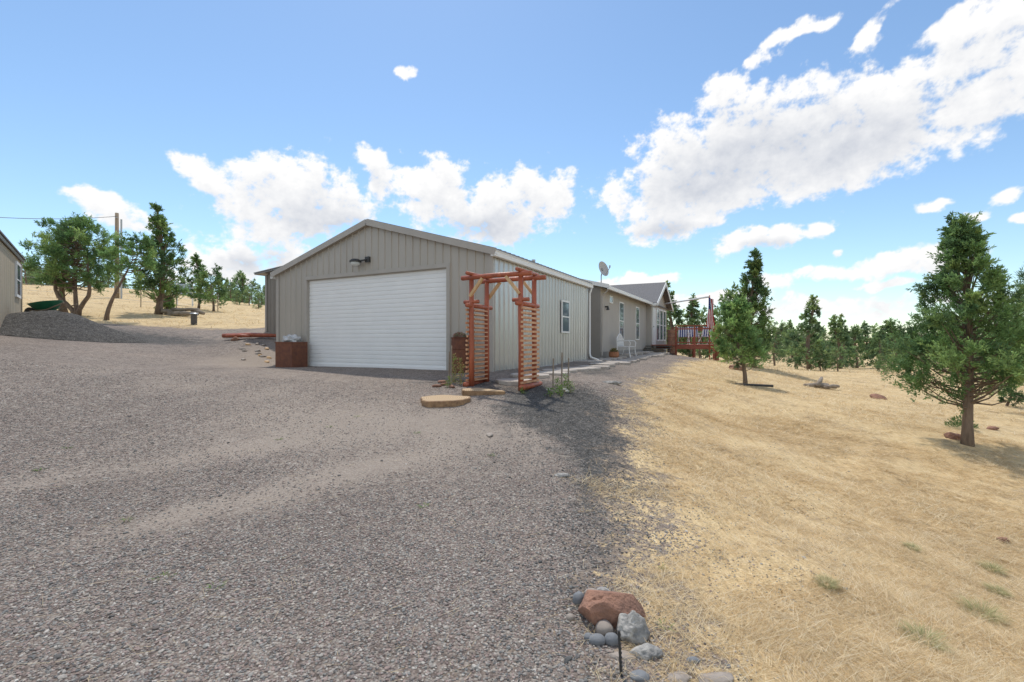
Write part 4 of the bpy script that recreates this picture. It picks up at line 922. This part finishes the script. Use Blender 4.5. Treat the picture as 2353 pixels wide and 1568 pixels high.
GREY=[(1720,345,190,55,5),(1950,335,130,40,10),(1600,430,110,30,0),(770,510,110,40,0),(1120,530,100,28,0),(1530,525,70,16,0),(560,600,120,22,0),(1760,565,70,12,0)]
def gauss_sum(A_,E_,L_,k,pw,kk):
    q=np.ones_like(A_)
    for (px,py,rx,ry,ro) in L_:
        a=math.atan((px-1176)/1046); e=math.atan((784-py)/math.hypot(1046,px-1176))
        sx_=rx*math.cos(a)**2/1046; sy_=ry*math.cos(a)*math.cos(e)**2/1046; c,s=math.cos(math.radians(ro)),math.sin(math.radians(ro))
        dx=A_-a;dy=E_-e; r2=((dx*c+dy*s)/sx_)**2+((-dx*s+dy*c)/sy_)**2
        q*=1-k*np.exp(-np.minimum(r2**pw,30)*kk)
    return 1-q
def cloud_patch(az0,az1,el0,el1,step,field,Rd=1500.,base=17.,thr=.52,na=1.35,nb=.45,grey=True):
    az=np.radians(np.arange(az0,az1,step)); el=np.radians(np.arange(el0,el1,step)); AZ,EL=np.meshgrid(az,el)
    wx=fbm(AZ*9,EL*9,4)*.045; wy=fbm(AZ*9+50,EL*9+9,4)*.035
    s=field(AZ+wx,EL+wy)
    nz=fbm(AZ*base,EL*base*1.35,8,.64); bl=fbm((AZ+wx)*base*1.4+11,(EL+wy)*base*1.7+5,6,.6,True)
    den=s-thr+na*nz+nb*bl*.8
    den=np.where(s<.05,-1,den)
    alpha=np.clip((den+.05)/.42,0,1); alpha=alpha*alpha*(3-2*alpha)
    acc=np.zeros_like(den); dp=np.clip(den,0,.8)
    sr=max(1,int(round(.3/step)))
    for k in range(1,11):
        sh=np.zeros_like(dp); r=k*sr; c=int(k*sr*.25)
        if r<dp.shape[0]: sh[:-r,c:]=dp[r:,:dp.shape[1]-c]
        acc+=sh
    light=np.exp(-.20*acc); light=light+1.0*nz+.3*bl*np.clip(acc,0,1)
    if grey: light=light-.75*gauss_sum(AZ+wx,EL+wy,GREY,.95,1.0,.9)*np.clip(acc*.6,0,1)
    lit=np.clip(light*.75+.36,0,1)[...,None]
    colr=np.array([.62,.655,.73])*(1-lit)+np.array([1.04,1.035,1.03])*lit
    ny,nx=AZ.shape; V=np.stack([np.sin(AZ)*np.cos(EL),np.cos(AZ)*np.cos(EL),np.sin(EL)],-1).reshape(-1,3)*Rd
    id_=np.arange(nx*ny).reshape(ny,nx); F_=np.stack([id_[:-1,:-1],id_[:-1,1:],id_[1:,1:],id_[1:,:-1]],-1).reshape(-1,4)
    al=alpha.ravel(); F_=F_[al[F_].max(1)>.004]
    used=np.unique(F_); mp_=np.full(len(al),-1); mp_[used]=np.arange(len(used))
    cc=np.concatenate([colr.reshape(-1,3),alpha.reshape(-1,1)],1)[used]
    return np_mesh('clouds',V[used],mp_[F_],cc,smooth=True)
def field_front(A_,E_): return gauss_sum(A_,E_,CL,.95,1.3,.72)
def fill_field_back(A_,E_):
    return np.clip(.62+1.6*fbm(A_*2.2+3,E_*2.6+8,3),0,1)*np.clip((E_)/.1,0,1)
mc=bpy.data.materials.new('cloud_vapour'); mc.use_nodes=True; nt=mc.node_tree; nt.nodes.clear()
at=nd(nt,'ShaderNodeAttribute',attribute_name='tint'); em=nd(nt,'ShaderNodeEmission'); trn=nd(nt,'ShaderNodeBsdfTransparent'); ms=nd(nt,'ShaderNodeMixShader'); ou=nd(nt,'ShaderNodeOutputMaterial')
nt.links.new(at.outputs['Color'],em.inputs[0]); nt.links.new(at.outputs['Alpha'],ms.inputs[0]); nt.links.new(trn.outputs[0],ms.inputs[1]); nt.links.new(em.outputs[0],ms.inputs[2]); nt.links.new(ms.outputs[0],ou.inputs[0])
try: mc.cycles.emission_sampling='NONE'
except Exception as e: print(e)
o=link('sky',cloud_patch(-60,60,-.5,46,.08,field_front),mc); set_kind(o,'structure')
o=link('sky',cloud_patch(72,288,2,66,.7,fill_field_back,base=7.,thr=.45,na=.6,nb=.3,grey=False),mc); set_kind(o,'structure')  # invented cloud cover behind the camera, added as fill light for shaded walls
el_s=math.radians(62); azs=math.radians(-14)
to_sun=Vector((math.sin(azs)*math.cos(el_s),math.cos(azs)*math.cos(el_s),math.sin(el_s)))
sl=bpy.data.lights.new('sun','SUN'); sl.energy=3.0; sl.angle=math.radians(1.5); sl.color=(1,.95,.87)
so=bpy.data.objects.new('sun',sl); col.objects.link(so); so.rotation_euler=(-to_sun).to_track_quat('-Z','Y').to_euler(); so.location=(0,0,30)
wld=bpy.data.worlds.new("World"); scene.world=wld; wld.use_nodes=True; nt=wld.node_tree
bg=nt.nodes['Background']; sk=nd(nt,'ShaderNodeTexSky'); sk.sky_type='NISHITA'; sk.sun_disc=False; sk.sun_elevation=el_s; sk.sun_rotation=azs
sk.air_density=1.0; sk.dust_density=.2; sk.ozone_density=1.5
skm=nd(nt,'ShaderNodeVectorMath',operation='MULTIPLY'); nt.links.new(sk.outputs[0],skm.inputs[0]); skm.inputs[1].default_value=(1.03,1.12,1.13)
nt.links.new(skm.outputs[0],bg.inputs[0]); bg.inputs[1].default_value=.15
# ---------------------------------------------------------------- camera
cam=bpy.data.cameras.new('camera'); co=bpy.data.objects.new('camera',cam); col.objects.link(co)
co.location=(0,0,CZ); co.rotation_euler=(math.pi/2,0,0); cam.lens=16.0; cam.sensor_width=36; cam.clip_end=3000; cam.clip_start=.05
scene.camera=co
